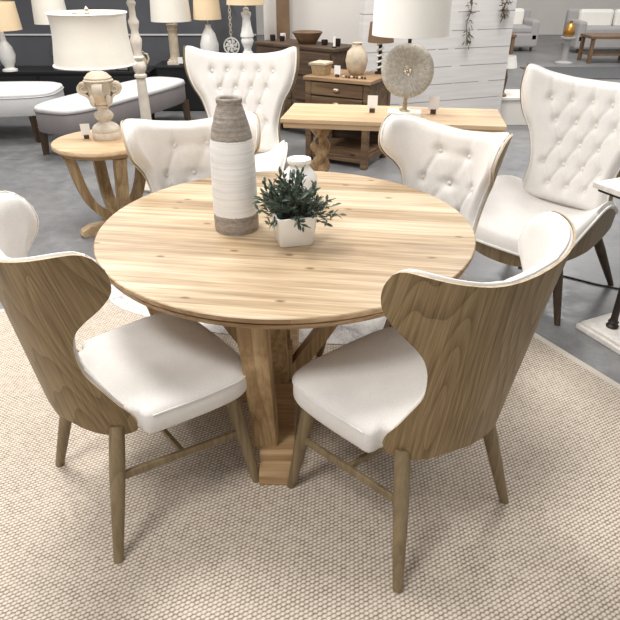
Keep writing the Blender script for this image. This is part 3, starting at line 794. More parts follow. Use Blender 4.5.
for i in range(9):
    bm = bmesh.new(); ball(bm, (-.06+.022*i, -.010*i+.008*math.sin(i*2), .011), .011, u=10, v=8); finish('bead', bm, M['dark_leg'] if i % 3 else M['jug_beige'], gl)
sl = thing('spiral_lamp', 'small lamp with black and white spiral stem and brown shade by the shiplap wall', 'lamp', (.71, 3.66, .76))
bm = bmesh.new(); lathe(bm, [(0, 0), (.04, 0), (.04, .015), (.022, .02), (0, .02)], 24); finish('base', bm, M['iron'], sl)
bm = bmesh.new(); tube(bm, [(.024*math.cos(a*.55), .024*math.sin(a*.55), .02+.0043*a) for a in range(56)], .0095, 8); finish('spiral_stem', bm, M['white_gloss'], sl)
bm = bmesh.new(); rod(bm, (0, 0, .02), (0, 0, .30), .016); finish('core', bm, M['iron'], sl)
bm = bmesh.new(); drum(bm, .115, .10, .26, .42); finish('lamp_shade', bm, M['brown'], sl, angle=60)

# dark dresser behind
e1 = Vector((.53, -.45)).normalized(); e2 = Vector((-e1.y, e1.x)); W = 1.05; Dp = .42; da = math.atan2(e1.y, e1.x)
c0 = Vector((-.49, 4.92)); cc = c0+e1*W/2+e2*Dp/2
dd = thing('dresser', 'long dark brown dresser behind the tall back armchair', 'dresser', (cc.x, cc.y, 0), da)
bm = bmesh.new(); box(bm, (0, 0, .885), (W+.04, Dp+.03, .03)); finish('top', bm, M['dresser_wood'], dd, False, bevel=.004)
bm = bmesh.new(); box(bm, (0, 0, .475), (W, Dp, .79)); finish('body', bm, M['dresser_wood'], dd, False, bevel=.004)
for i in (-1, 1):
    for k in range(3):
        bm = bmesh.new(); z = .74-.25*k; x = i*W/4; box(bm, (x, -Dp/2-.004, z), (W/2-.05, .02, .22)); dr = finish('drawer', bm, M['dresser_wood'], dd, False, bevel=.004)
        bm = bmesh.new(); ball(bm, (x, -Dp/2-.02, z), .036, (1, .6, .6)); finish('cup_pull', bm, M['brass'], dr)
for sx in (-1, 1):
    for sy in (-1, 1):
        bm = bmesh.new(); box(bm, (sx*(W/2-.03), sy*(Dp/2-.03), .04), (.05, .05, .08)); finish('leg', bm, M['dresser_wood'], dd, False)
def on_dresser(x, y): q = cc+e1*x+e2*y; return (q.x, q.y, .90)
def cup(loc, mat, r, h, name, label, cat, group=None):
    bm = bmesh.new(); lathe(bm, [(0, 0), (r*.8, 0), (r, h*.5), (r*.95, h), (r*.85, h), (r*.8, h*.3), (0, h*.3)], 24)
    return tag(finish(name, bm, mat, angle=60), label, cat, group, loc)
cup(on_dresser(-.43, -.05), M['iron'], .03, .06, 'votive_cup', 'dark votive cup leftmost on the long dark dresser', 'cup', 'dark votive cups on the dresser')
cup(on_dresser(-.32, -.02), M['iron'], .03, .05, 'votive_cup', 'dark votive cup beside the white one on the long dark dresser', 'cup', 'dark votive cups on the dresser')
cup(on_dresser(-.38, .06), M['white_gloss'], .03, .07, 'votive_cup', 'white votive cup at the left end of the long dark dresser', 'cup')
cup(on_dresser(.25, .0), M['iron'], .035, .05, 'votive_cup', 'dark votive cup near the right end of the long dark dresser', 'cup', 'dark votive cups on the dresser')
cup(on_dresser(.42, .0), M['iron'], .03, .07, 'votive_cup', 'dark votive cup at the right corner of the long dark dresser', 'cup', 'dark votive cups on the dresser')
bt = thing('candle_stand', 'small white candle beside the dark cup at the dresser corner', 'candle', on_dresser(.47, -.12))
bm = bmesh.new(); rod(bm, (0, 0, 0), (0, 0, .012), .022); finish('dish', bm, M['iron'], bt)
bm = bmesh.new(); rod(bm, (0, 0, .012), (0, 0, .10), .012); finish('candle', bm, M['white_card'], bt)
bm = bmesh.new(); lathe(bm, [(0, 0), (.09, 0), (.12, .05), (.16, .11), (.15, .115), (.10, .05), (0, .03)], 36)
tag(finish('wooden_bowl', bm, M['brown'], angle=60), 'wide brown wooden bowl on the middle of the long dark dresser', 'bowl', loc=on_dresser(.02, .0))

# ------------------------------------------------------------------ end table and lamp on the left
et = thing('end_table', 'round light pine end table with curved legs at the left', 'table', (-1.25, 1.85, 0))
bm = bmesh.new(); lathe(bm, [(0, .592), (.325, .592), (.33, .598), (.33, .614), (.326, .62), (0, .62)], 72); finish('tabletop', bm, M['pine_light_x'], et, angle=35)
bm = bmesh.new(); lathe(bm, [(0, .562), (.285, .562), (.305, .575), (.305, .592), (0, .592)], 72); finish('apron', bm, M['pine_x'], et, angle=35)
for k in range(4):
    R = Matrix.Rotation(math.radians(-145)+k*PI/2, 4, 'Z')
    q = resample([(.26, .565), (.235, .50), (.215, .40), (.19, .30), (.145, .20), (.07, .12), (.03, .09)], 24)
    bm = plate(curve_strip(q, [.055]*24), .072); bmesh.ops.transform(bm, matrix=R, verts=bm.verts); finish('leg', bm, M['pine_z'], et, angle=30)
    bm = plate([(0, 0), (.255, 0), (.265, .02), (.255, .045), (.20, .07), (0, .075)], .07); bmesh.ops.transform(bm, matrix=R, verts=bm.verts); finish('foot', bm, M['pine_light_x'], et, False, bevel=.004)
bm = bmesh.new(); box(bm, (0, 0, .085), (.12, .12, .06), math.radians(35)); finish('hub_block', bm, M['pine_z'], et, False, bevel=.004)

ul = thing('urn_lamp', 'carved antique white urn table lamp with cream bell shade on the round end table', 'lamp', (-1.245, 1.90, .62), .2)
bm = bmesh.new()
lathe(bm, [(0, 0), (.090, 0), (.093, .006), (.093, .045), (.088, .05), (.091, .058), (.086, .075), (.072, .092), (.048, .106), (.038, .114), (0, .114)], 40); finish('base', bm, M['antique_white'], ul, angle=50)
bm = bmesh.new(); n = 48; rings = []
for r, z, fl in [(.036, .11, 0), (.036, .122, 0), (.048, .132, .06), (.056, .15, .09), (.056, .165, .09), (.046, .182, .06), (.036, .19, 0), (.034, .205, 0), (.048, .215, 0), (.05, .224, 0), (.044, .232, 0), (.052, .25, .06), (.064, .275, .07), (.074, .30, .05), (.078, .34, 0), (.078, .372, 0), (.090, .380, 0), (.092, .388, 0), (.082, .395, 0), (.084, .404, 0), (.066, .422, 0), (.062, .428, 0), (.044, .438, 0), (.034, .444, 0), (.026, .448, 0), (.028, .460, 0), (.022, .474, 0), (.010, .484, 0), (.006, .486, 0)]:
    rings.append([((r*(1+fl*math.cos(10*2*PI*i/n)))*math.cos(2*PI*i/n), (r*(1+fl*math.cos(10*2*PI*i/n)))*math.sin(2*PI*i/n), z) for i in range(n)])
loft(bm, rings); finish('urn', bm, M['antique_white'], ul, angle=50)
for k in range(4):
    a = k*PI/2; Rm = Matrix.Rotation(a, 4, 'Z'); bm = bmesh.new()
    # spiral volute: a band that winds in, then runs down to the stem
    sp = []
    for i in range(40):
        t = i/39; th = -PI/2+t*2*PI*1.6; q = .040*(1-.72*t); sp.append((.092+q*math.cos(th), .338+q*math.sin(th)))
    down = [(.050, .236), (.062, .262), (.078, .286)]
    q = resample(down+sp, 70); bm2 = plate(curve_strip(q, list(np.interp(np.linspace(0, 1, 70), [0, .2, 1], [.010, .018, .010]))), .062)
    bmesh.ops.transform(bm2, matrix=Rm, verts=bm2.verts); bm.free(); sc_ = finish('scroll', bm2, M['antique_white'], ul, angle=40)
    bm = bmesh.new(); rod(bm, (.092, -.024, .338), (.092, .024, .338), .030, n=24); bmesh.ops.transform(bm, matrix=Rm, verts=bm.verts); finish('scroll_web', bm, M['antique_white'], sc_, angle=40)
    bm = bmesh.new(); ball(bm, (.070, 0, .262), .026, (.55, .9, 1.5)); bmesh.ops.transform(bm, matrix=Matrix.Rotation(a+PI/4, 4, 'Z'), verts=bm.verts); finish('acanthus_leaf', bm, M['antique_white'], ul)
bm = bmesh.new(); rod(bm, (0, 0, .44), (0, 0, .76), .006); finish('rod', bm, M['brass'], ul)
bm = bmesh.new()
pz = resample([(.242, .425), (.232, .50), (.222, .58), (.22, .66), (.226, .715)], 16)
n = 64
def shr(r, z): return [(r*math.cos(2*PI*i/n), r*math.sin(2*PI*i/n), z) for i in range(n)]
loft(bm, [shr(r, z) for r, z in pz]+[shr(r-.005, z) for r, z in pz[::-1]]+[shr(*pz[0])], False); bmesh.ops.remove_doubles(bm, verts=bm.verts, dist=1e-5)
us = finish('lamp_shade', bm, M['shade'], ul, angle=60)
for r, z in ((.244, .427), (.228, .713)):
    bm = bmesh.new(); tube(bm, [(r*math.cos(a), r*math.sin(a), z) for a in np.linspace(0, 2*PI, 49)[:-1]], .0055, 6, True); finish('trim', bm, M['shade_white'], us)
bm = bmesh.new()
for k in range(3): rod(bm, (0, 0, .70), (.222*math.cos(k*2.094), .222*math.sin(k*2.094), .70), .003)
finish('spider', bm, M['brass'], ul)
bm = bmesh.new(); lathe(bm, [(0, .70), (.012, .70), (.014, .715), (.006, .722), (.012, .735), (0, .75)], 16); finish('finial', bm, M['antique_white'], ul)
for c in list(ul.children)+[g for k_ in ul.children for g in k_.children]:
    if c.name.split('.')[0] in ('lamp_shade', 'trim', 'spider', 'finial'):
        for v in c.data.vertices: v.co.z += .026
    elif c.name.split('.')[0] != 'rod':
        for v in c.data.vertices: v.co.z *= .93
dup(pc, (-1.375, 1.88, .62), .3, 'blank white price card at the foot of the carved urn lamp')

# turned floor lamp pole
fp = thing('floor_lamp', 'tall chalky white turned floor lamp between the urn lamp and the back-left dining chair', 'lamp', (-1.20, 2.75, 0))
bm = bmesh.new()
pz = [(0, 0), (.13, 0), (.135, .02), (.12, .035), (.06, .05), (.04, .08), (.045, .11), (.05, .14)]
body = [(.046, .16), (.042, .50), (.036, .83), (.034, .86), (.046, .87), (.046, .885), (.034, .895), (.046, .92), (.05, .945), (.044, .97), (.034, .985), (.044, .995), (.044, 1.01), (.030, 1.02), (.030, 1.05), (.040, 1.10), (.044, 1.13), (.030, 1.16), (.026, 1.19), (.036, 1.23), (.040, 1.25), (.024, 1.28), (.022, 1.34), (.034, 1.37), (.02, 1.40), (.02, 1.55), (0, 1.55)]
lathe(bm, pz+body, 28); finish('turned_post', bm, M['pole_white'], fp, angle=45)
bm = bmesh.new(); drum(bm, .24, .18, 1.58, 1.85); finish('lamp_shade', bm, M['shade'], fp)
bm = bmesh.new(); rod(bm, (0, 0, 1.54), (0, 0, 1.80), .006); finish('rod', bm, M['brass'], fp)
bm = bmesh.new()
for k in range(3): rod(bm, (0, 0, 1.78), (.19*math.cos(k*2.094), .19*math.sin(k*2.094), 1.78), .003)
finish('spider', bm, M['brass'], fp)

# ------------------------------------------------------------------ benches
def bench(name, label, loc, rz, L, W, zb, zt, mt, ms, legmat, legs, group=None):
    b = thing(name, label, 'bench', loc, rz, group)
    def out(l, w, z, n=64, e=4.0):
        o = []
        for i in range(n):
            a = 2*PI*i/n; c, s = math.cos(a), math.sin(a)
            o.append((l/2*abs(c)**(2/e)*(1 if c > 0 else -1), w/2*abs(s)**(2/e)*(1 if s > 0 else -1), z))
        return o
    bm = bmesh.new(); loft(bm, [out(L-.03, W-.03, zb), out(L, W, zb+.012), out(L, W, zt-.05), out(L-.005, W-.005, zt-.045)]); finish('base', bm, ms, b, angle=60)
    bm = bmesh.new(); loft(bm, [out(L-.006, W-.006, zt-.046), out(L+.006, W+.006, zt-.03), out(L-.01, W-.01, zt-.012), out(L-.08, W-.08, zt), out(L-.3, W-.3, zt+.008)]); cu = finish('cushion', bm, mt, b, angle=70)
    bm = bmesh.new(); tube(bm, out(L+.008, W+.008, zt-.045), .006, 6, True); finish('piping', bm, ms, cu)
    for sx in (-1, 1):
        for sy in (-1, 1):
            bm = bmesh.new(); tube(bm, [(sx*L*legs[0], sy*W*legs[1], zb+.02), (sx*(L*legs[0]+.01), sy*(W*legs[1]+.01), 0)], [.055, .042], 4); finish('leg', bm, legmat, b, False)
    return b
u = Vector((.40, .915)).normalized(); nn = Vector((-.915, .40)).normalized()
bc = Vector((-1.92, 4.45))
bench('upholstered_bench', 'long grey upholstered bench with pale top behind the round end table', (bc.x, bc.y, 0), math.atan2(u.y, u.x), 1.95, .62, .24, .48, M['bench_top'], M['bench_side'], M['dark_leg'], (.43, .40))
bench('upholstered_bench', 'white upholstered bench at the far left edge of the picture', (-3.34, 4.50, 0), math.radians(6), 1.55, .80, .27, .50, M['bench_top'], M['bench_top'], M['dark_leg'], (.36, .38))

# ------------------------------------------------------------------ back left: black cabinet and lamps
bk = thing('low_cabinet', 'long low black cabinet behind the two benches', 'cabinet', (-3.25, 5.98, 0))
bm = bmesh.new(); box(bm, (0, 0, .465), (2.75, .52, .03)); finish('top', bm, M['black'], bk, False, bevel=.004)
bm = bmesh.new(); box(bm, (0, 0, .25), (2.7, .48, .40)); finish('body', bm, M['black'], bk, False, bevel=.004)
for i in range(4):
    bm = bmesh.new(); box(bm, (-1.0+.667*i, -.25, .25), (.62, .02, .34)); finish('door', bm, M['black'], bk, False, bevel=.004)
for sx in (-1, 1):
    for sy in (-1, 1):
        bm = bmesh.new(); box(bm, (sx*1.3, sy*.2, .025), (.05, .05, .05)); finish('foot', bm, M['black'], bk, False)
sb = thing('side_cabinet', 'black side cabinet under the fluted column lamp', 'cabinet', (-1.35, 6.0, 0))
bm = bmesh.new(); box(bm, (0, 0, .525), (.95, .5, .03)); finish('top', bm, M['black'], sb, False, bevel=.004)
bm = bmesh.new(); box(bm, (0, 0, .265), (.9, .46, .49)); finish('body', bm, M['black'], sb, False, bevel=.004)
bm = bmesh.new(); box(bm, (0, 0, .01), (.86, .42, .02)); finish('plinth', bm, M['black'], sb, False)
# column lamp
cl = thing('column_lamp', 'fluted cream column lamp with wide cream shade in front of the charcoal wall', 'lamp', (-1.585, 5.92, .54))
bm = bmesh.new(); box(bm, (0, 0, .02), (.17, .17, .04)); box(bm, (0, 0, .05), (.14, .14, .02)); finish('base', bm, M['antique_white'], cl, False, bevel=.004)
bm = bmesh.new(); rings = []; n = 48
for r, z in ((.062, .06), (.066, .07), (.058, .08), (.056, .38), (.062, .385), (.062, .40), (.056, .405), (.066, .43), (.072, .45), (.06, .455)):
    fl = .05 if r < .06 else 0
    rings.append([(r*(1-fl*(.5+.5*math.cos(14*2*PI*i/n)))*math.cos(2*PI*i/n), r*(1-fl*(.5+.5*math.cos(14*2*PI*i/n)))*math.sin(2*PI*i/n), z) for i in range(n)])
loft(bm, rings); finish('column', bm, M['jug_beige'], cl, angle=40)
bm = bmesh.new(); rod(bm, (0, 0, .45), (0, 0, .75), .008); finish('rod', bm, M['iron'], cl)
bm = bmesh.new(); drum(bm, .24, .22, .485, .78); finish('lamp_shade', bm, M['shade'], cl, angle=60)
bm = bmesh.new()
for k in range(3): rod(bm, (0, 0, .74), (.223*math.cos(k*2.094), .223*math.sin(k*2.094), .74), .004)
finish('spider', bm, M['iron'], cl)
dup(pc, (-1.50, 5.80, .54), 0, 'blank white price card at the foot of the fluted column lamp')
# pale blurred lamp next to it
wl = thing('table_lamp', 'white jar lamp with warm beige shade right of the fluted column lamp', 'lamp', (-1.16, 6.0, .54))
bm = bmesh.new(); lathe(bm, [(0, 0), (.08, 0), (.085, .02), (.11, .12), (.115, .22), (.08, .34), (.04, .40), (.03, .44), (0, .44)], 32); finish('jar_body', bm, M['white_gloss'], wl)
bm = bmesh.new(); rod(bm, (0, 0, .43), (0, 0, .80), .008); finish('rod', bm, M['brass'], wl)
bm = bmesh.new(); drum(bm, .17, .15, .50, .76); finish('lamp_shade', bm, M['shade_warm'], wl, angle=60)
bm = bmesh.new()
for k in range(3): rod(bm, (0, 0, .72), (.153*math.cos(k*2.094), .153*math.sin(k*2.094), .72), .004)
finish('spider', bm, M['brass'], wl)
# lamps on the low cabinet
def cab_lamp(x, y, shade, r, z0, label, body):
    l = thing('table_lamp', label, 'lamp', (x, y, .48))
    bm = bmesh.new(); lathe(bm, [(0, 0), (.09, 0), (.09, .02), (.05, .04), (.08, .10), (.10, .18), (.08, .27), (.035, .34), (.02, z0+.02), (0, z0+.02)], 32); finish('jar_body', bm, body, l)
    bm = bmesh.new(); rod(bm, (0, 0, .3), (0, 0, z0+.32), .008); finish('rod', bm, M['brass'], l)
    bm = bmesh.new(); drum(bm, r, r*.9, z0, z0+.30); finish('lamp_shade', bm, shade, l, angle=60)
    bm = bmesh.new()
    for k in range(3): rod(bm, (0, 0, z0+.26), (r*.9*math.cos(k*2.094), r*.9*math.sin(k*2.094), z0+.26), .004)
    finish('spider', bm, M['brass'], l)
cab_lamp(-3.60, 5.78, M['shade_warm'], .24, .46, 'white jar lamp with beige shade at the top left corner', M['white_gloss'])
cab_lamp(-3.02, 5.90, M['shade'], .20, .52, 'grey jar lamp with cream shade partly hidden behind the urn lamp shade', M['charcoal'])
# carved mirror behind the urn lamp shade
mf = thing('carved_mirror', 'carved cream and dark framed mirror panel leaning behind the urn lamp shade', 'mirror', (-2.62, 5.90, .48))
bm = bmesh.new(); box(bm, (0, 0, .28), (.34, .03, .56)); finish('frame', bm, M['carved_dark'], mf, False, bevel=.006)
bm = bmesh.new(); box(bm, (0, -.014, .28), (.22, .012, .42)); finish('glass', bm, M['charcoal'], mf, False)
dup(pc, (-2.56, 5.79, .48), 0, 'blank white price card under the left side of the urn lamp shade')
# dark frame and jug
pf = thing('picture_frame', 'small black picture frame lying on the low black cabinet', 'frame', (-2.22, 5.80, .48))
bm = bmesh.new()
for sx in (-1, 1): box(bm, (sx*.07, 0, .04), (.016, .014, .08))
for z in (.006, .074): box(bm, (0, 0, z), (.156, .014, .012))
finish('frame', bm, M['iron'], pf, False)
bm = bmesh.new(); box(bm, (0, .002, .04), (.126, .006, .058)); finish('picture', bm, M['bench_side'], pf, False)
jg = thing('stoneware_jug', 'beige stoneware jug with handle beside the floor lamp', 'jug', (-2.0, 5.84, .48))
bm = bmesh.new(); lathe(bm, [(0, 0), (.06, 0), (.08, .05), (.08, .12), (.05, .17), (.045, .20), (.055, .215), (.045, .215), (.035, .19), (0, .18)], 28); finish('body', bm, M['jug_beige'], jg)
bm = bmesh.new(); tube(bm, [(.05, 0, .195), (.095, 0, .185), (.108, 0, .13), (.08, 0, .075)], .011, 8); finish('handle', bm, M['jug_beige'], jg)
# dark display panel with medallion
dp = thing('display_board', 'tall charcoal display panel behind the hanging medallion', 'board', (-.93, 6.46, 0))
bm = bmesh.new(); box(bm, (0, 0, .66), (.42, .03, 1.32)); finish('panel', bm, M['charcoal'], dp, False, bevel=.004)
bm = bmesh.new(); box(bm, (0, 0, .015), (.46, .26, .03)); finish('foot', bm, M['black'], dp, False)
bm = bmesh.new(); box(bm, (0, -.05, 1.19), (.02, .10, .02)); finish('hook', bm, M['jug_beige'], dp, False)
md = thing('medallion', 'round white openwork medallion hanging on a chain on the charcoal panel', 'ornament', (-.93, 6.37, .70))
bm = bmesh.new(); n = 40; rings = []
for r, y in ((.088, -.012), (.105, -.012), (.105, .012), (.088, .012)): rings.append([(r*math.cos(2*PI*i/n), y, r*math.sin(2*PI*i/n)) for i in range(n)])
loft(bm, rings+[rings[0]], False)
for k in range(7):
    a = k*2*PI/7; bar(bm, (.02*math.cos(a), 0, .02*math.sin(a)), (.09*math.cos(a+.5), 0, .09*math.sin(a+.5)), .016, .026, (0, 1, 0)); ball(bm, (.055*math.cos(a+.2), 0, .055*math.sin(a+.2)), .022, (1, .5, 1), 10, 8)
ball(bm, (0, 0, 0), .03, (1, .5, 1)); finish('disc', bm, M['white_gloss'], md)
bm = bmesh.new()
for k in range(9):
    z = .12+.042*k; tube(bm, [(.014*math.cos(a)*(1 if k % 2 else .4), .014*math.cos(a)*(.4 if k % 2 else 1), z+.026*math.sin(a)) for a in np.linspace(0, 2*PI, 13)[:-1]], .004, 6, True)
finish('chain', bm, M['antique_white'], md)
# white baluster lamp
bl = thing('baluster_lamp', 'white baluster lamp with beige shade standing in front of the charcoal panel', 'lamp', (-.62, 5.30, 0))
bm = bmesh.new(); box(bm, (0, 0, .36), (.30, .30, .72)); finish('pedestal', bm, M['black'], bl, False, bevel=.004)
bm = bmesh.new(); lathe(bm, [(0, .72), (.06, .72), (.06, .75), (.045, .76), (.04, .79), (.06, .83), (.072, .87), (.06, .90), (.075, .91), (.075, .93), (.065, .96), (.05, 1.03), (.042, 1.10), (.058, 1.14), (.055, 1.155), (.03, 1.17), (.035, 1.195), (.015, 1.21), (0, 1.21)], 32); finish('baluster', bm, M['white_gloss'], bl)
bm = bmesh.new(); rod(bm, (0, 0, 1.20), (0, 0, 1.5), .008); finish('rod', bm, M['brass'], bl)
bm = bmesh.new(); drum(bm, .21, .18, 1.235, 1.48); finish('lamp_shade', bm, M['shade_warm'], bl, angle=60)
bm = bmesh.new()
for k in range(3): rod(bm, (0, 0, 1.44), (.184*math.cos(k*2.094), .184*math.sin(k*2.094), 1.44), .004)
finish('spider', bm, M['brass'], bl)

# ------------------------------------------------------------------ walls
bm = bmesh.new(); box(bm, (-4.3, 7.6, 1.3), (7.2, .12, 2.6)); struct(finish('wall_left', bm, M['charcoal'], smooth=False))
bm = bmesh.new(); box(bm, (-4.3, 7.53, .72), (7.2, .02, .02)); struct(finish('trim_1', bm, M['bench_top'], smooth=False))
bm = bmesh.new(); box(bm, (2, 15.5, 1.6), (26, .12, 3.2)); struct(finish('wall_back', bm, M['light_wall'], smooth=False))
w0 = Vector((.60, 4.24)); w1 = Vector((2.22, 4.86)); wd = (w1-w0); wm = (w0+w1)/2
bm = bmesh.new(); box(bm, (0, .05, 1.3), (wd.length, .10, 2.6))
o = struct(finish('wall_right', bm, M['shiplap'], smooth=False)); o.location = (wm.x, wm.y, 0); o.rotation_euler = (0, 0, math.atan2(wd.y, wd.x))
# pale wall piece behind the dresser
bm = bmesh.new(); box(bm, (.35, 6.4, 1.3), (1.7, .1, 2.6)); struct(finish('wall_middle', bm, M['light_wall'], smooth=False))
bm = bmesh.new(); box(bm, (-.25, 6.22, 1.3), (.16, .12, 2.6)); struct(finish('trim_2', bm, M['brown'], smooth=False))
# garlands on the shiplap wall
def garland(x, y, z0, L, label):
    g = thing('twig_garland', label, 'garland', (x, y, z0), math.atan2(wd.y, wd.x), 'dried twig garlands on the shiplap wall')
    rg = random.Random(int(x*100)); bm = bmesh.new(); tube(bm, [(0.02*math.sin(i), 0, -L*i/8) for i in range(9)], .004, 6); finish('stem', bm, M['twig'], g)
    bm = bmesh.new()
    for i in range(46):
        z = -L*rg.random(); p = Vector((rg.uniform(-.03, .03), -.01, z)); leaf(bm, p, Vector((rg.uniform(-1, 1), rg.uniform(-.3, 0), rg.uniform(-1.5, .2))), rg.uniform(.04, .08), .014, rg.uniform(-1, 1))
    finish('foliage', bm, M['twig'], g, False)
q = w0+wd*.66; garland(q.x+.02, q.y-.03, 1.34, .45, 'dried twig garland hanging on the shiplap wall nearest the disc lamp')
q = w0+wd*.90; garland(q.x+.02, q.y-.03, 1.34, .22, 'short dried twig garland near the right end of the shiplap wall')

# platform to the right of the shiplap wall
pp = thing('display_platform', 'low cream display platform beside the end of the shiplap wall', 'platform', (2.72, 5.25, 0))
bm = bmesh.new(); box(bm, (0, 0, .14), (1.2, .5, .28)); finish('body', bm, M['light_wall'], pp, False, bevel=.006)
bm = bmesh.new(); box(bm, (0, 0, .295), (1.24, .54, .03)); finish('top', bm, M['light_wall'], pp, False, bevel=.004)
pl2 = thing('post_lamp', 'brown post lamp with small white shade on the cream platform', 'lamp', (2.27, 5.08, .31))
bm = bmesh.new(); lathe(bm, [(0, 0), (.06, 0), (.06, .02), (.03, .04), (.04, .12), (.045, .2), (.025, .3), (.02, .34), (0, .34)], 24); finish('post', bm, M['brown'], pl2)
bm = bmesh.new(); drum(bm, .13, .10, .31, .43); finish('lamp_shade', bm, M['shade_white'], pl2, angle=60)
bm = bmesh.new()
for k in range(3): rod(bm, (0, 0, .335), (.122*math.cos(k*2.094), .122*math.sin(k*2.094), .335), .004)
finish('spider', bm, M['brown'], pl2)

# ------------------------------------------------------------------ far right furniture
def sofa(x, y, W, label, rz=0):
    s = thing('sofa', label, 'sofa', (x, y, 0), rz, 'grey sofas far behind the right armchair')
    bm = bmesh.new(); box(bm, (0, 0, .22), (W, .85, .28)); finish('base', bm, M['sofa'], s, False, bevel=.04)
    for i in (-1, 1):
        bm = bmesh.new(); box(bm, (i*W/4*.86, -.06, .42), (W/2*.84, .70, .14)); finish('seat_cushion', bm, M['sofa'], s, False, bevel=.04)
        bm = bmesh.new(); box(bm, (i*(W/2-.09), 0, .40), (.18, .85, .42)); finish('arm', bm, M['sofa'], s, False, bevel=.05)
        bm = bmesh.new(); box(bm, (i*W/4*.8, .22, .62), (W/2*.76, .18, .36)); finish('back_cushion', bm, M['shade_white'], s, False, bevel=.06)
    bm = bmesh.new(); box(bm, (0, .36, .50), (W, .18, .60)); finish('back', bm, M['sofa'], s, False, bevel=.05)
    for sx in (-1, 1):
        for sy in (-1, 1):
            bm = bmesh.new(); rod(bm, (sx*(W/2-.1), sy*.35, 0), (sx*(W/2-.1), sy*.35, .09), .025); finish('foot', bm, M['dark_leg'], s)
sofa(4.1, 12.3, 1.7, 'grey sofa with white cushions far behind the left edge of the right armchair')
sofa(6.6, 12.0, 1.9, 'grey sofa with white cushions in the top right corner')
def far_table(x, y, label):
    t = thing('coffee_table', label, 'table', (x, y, 0), 0, 'dark wooden tables at the far right')
    bm = bmesh.new(); box(bm, (0, 0, .45), (.9, .55, .05)); finish('tabletop', bm, M['brown'], t, False, bevel=.006)
    bm = bmesh.new(); box(bm, (0, 0, .15), (.8, .45, .03)); finish('shelf', bm, M['brown'], t, False)
    for sx in (-1, 1):
        for sy in (-1, 1):
            bm = bmesh.new(); box(bm, (sx*.4, sy*.23, .215), (.06, .06, .43)); finish('leg', bm, M['brown'], t, False)
far_table(3.55, 10.6, 'dark wooden table far behind the shiplap wall end')
far_table(5.75, 10.3, 'dark wooden table far away near the right edge of the picture')
gb = thing('gold_lantern', 'small antique gold lantern on a pedestal far behind the right armchair', 'lantern', (4.85, 10.0, 0))
bm = bmesh.new(); lathe(bm, [(0, 0), (.16, 0), (.16, .03), (.06, .06), (.05, .4), (.13, .44), (.13, .47), (0, .47)], 28); finish('pedestal', bm, M['sofa'], gb)
bm = bmesh.new(); lathe(bm, [(0, .47), (.07, .47), (.10, .54), (.09, .62), (.05, .68), (.02, .70), (.03, .73), (0, .75)], 20); finish('body', bm, M['gold'], gb)
bm = bmesh.new(); box(bm, (5.6, 8.9, .006), (3.4, 1.3, .012)); tag(finish('area_rug', bm, M['dark_rug'], smooth=False), 'dark grey rug on the far floor behind the right armchair', 'rug')

# ------------------------------------------------------------------ distressed white table at the right edge
d1 = Vector((.11, -.24)).normalized(); d2 = Vector((.30, .28)).normalized()
d2 = Vector((-d1.y, d1.x))
b0 = Vector((1.44, .52)); wa = math.atan2(d2.y, d2.x)
tc = b0+d2*.20+d1*.40
wt = thing('trestle_table', 'distressed white table with dark iron posts cut off by the right edge', 'table', (tc.x, tc.y, 0), wa)
bm = bmesh.new(); box(bm, (0, 0, .014), (.40, .80, .028)); box(bm, (0, 0, .036), (.37, .77, .018)); finish('base', bm, M['marble'], wt, False, bevel=.005)
for s in (1, -1):
    bm = bmesh.new(); lathe(bm, [(0, .044), (.028, .044), (.03, .055), (.022, .065), (.026, .075), (.019, .085), (.017, .10), (.017, .40), (.015, .69), (.022, .70), (.022, .715), (0, .715)], 20, (-.09, s*.28, 0)); finish('post', bm, M['iron'], wt)
bm = bmesh.new(); box(bm, (-.0, 0, .742), (.50, .92, .026)); finish('tabletop', bm, M['marble'], wt, False, bevel=.004)
bm = bmesh.new(); box(bm, (0, 0, .722), (.46, .88, .016)); finish('apron', bm, M['iron'], wt, False)
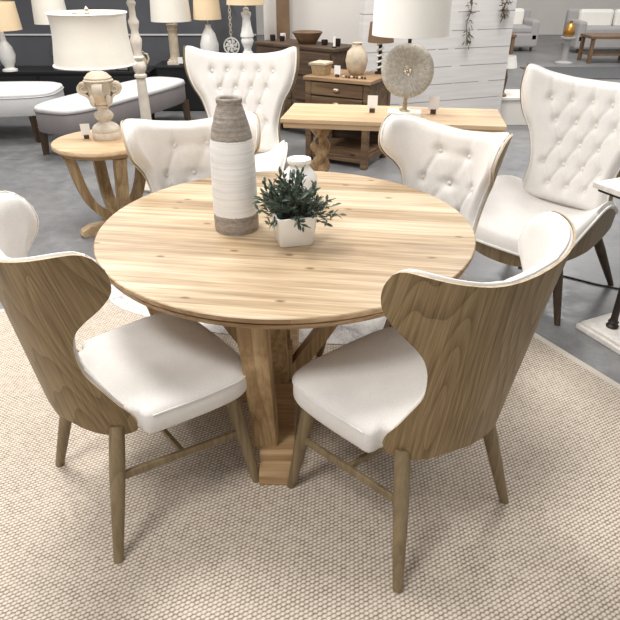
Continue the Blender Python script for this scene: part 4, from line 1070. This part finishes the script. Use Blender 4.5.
# floor cable
bm = bmesh.new(); tube(bm, resample([(1.36, 1.22, .006), (1.48, 1.17, .006), (1.62, 1.08, .006), (1.79, .965, .006), (2.0, .88, .006), (2.5, .72, .006), (3.0, .75, .006)], 40), .0055, 8)
tag(finish('power_cable', bm, M['cable']), 'thin black cable across the concrete under the right armchair', 'cable')

# ------------------------------------------------------------------ light
w = bpy.data.worlds.new('world'); scene.world = w; w.use_nodes = True
bg = w.node_tree.nodes['Background']; bg.inputs[0].default_value = (1.0, .995, .99, 1); bg.inputs[1].default_value = .52
def area(x, y, z, sx, sy, e, col=(1, .985, .965), rx=0, ry=0):
    l = bpy.data.lights.new('ceiling_panel', 'AREA'); l.shape = 'RECTANGLE'; l.size = sx; l.size_y = sy; l.energy = e; l.color = col
    o = bpy.data.objects.new('ceiling_panel', l); o.location = (x, y, z); o.rotation_euler = (rx, ry, 0); COL.objects.link(o)
area(-1.2, .9, 4.2, 1.2, 1.2, 150)
area(1.8, 3.2, 4.2, 1.2, 1.2, 120)
area(-2.5, 4.5, 4.2, 1.2, 1.2, 120)
area(-1.5, -2.4, 4.2, 1.2, 1.2, 110)
area(4.5, 8.5, 4.5, 2, 2, 220)

# everything off the rug (and what stands on it) goes down to the concrete's level
for o in list(COL.objects):
    if o.parent is None and o.type in ('MESH', 'EMPTY') and o.get('kind') != 'structure' \
            and o.name.split('.')[0] not in ('dining_chair', 'dining_table', 'cowhide_rug', 'area_rug', 'tall_vase', 'potted_plant', 'round_vase'):
        o.location.z += FZ
bpy.data.objects['area_rug.001'].location.z = FZ
# ------------------------------------------------------------------ camera
cam = bpy.data.cameras.new('camera'); co = bpy.data.objects.new('camera', cam); COL.objects.link(co)
co.location = (.0876, -2.0915, 1.5945); co.rotation_euler = (PI/2-.52082, 0, 0)
cam.sensor_width = 36; cam.lens = 600/620*36; cam.clip_end = 100
scene.camera = co
vs = scene.view_settings; vs.view_transform = 'Standard'; vs.look = 'None'; vs.exposure = 0.03; vs.gamma = 1; vs.use_curve_mapping = False
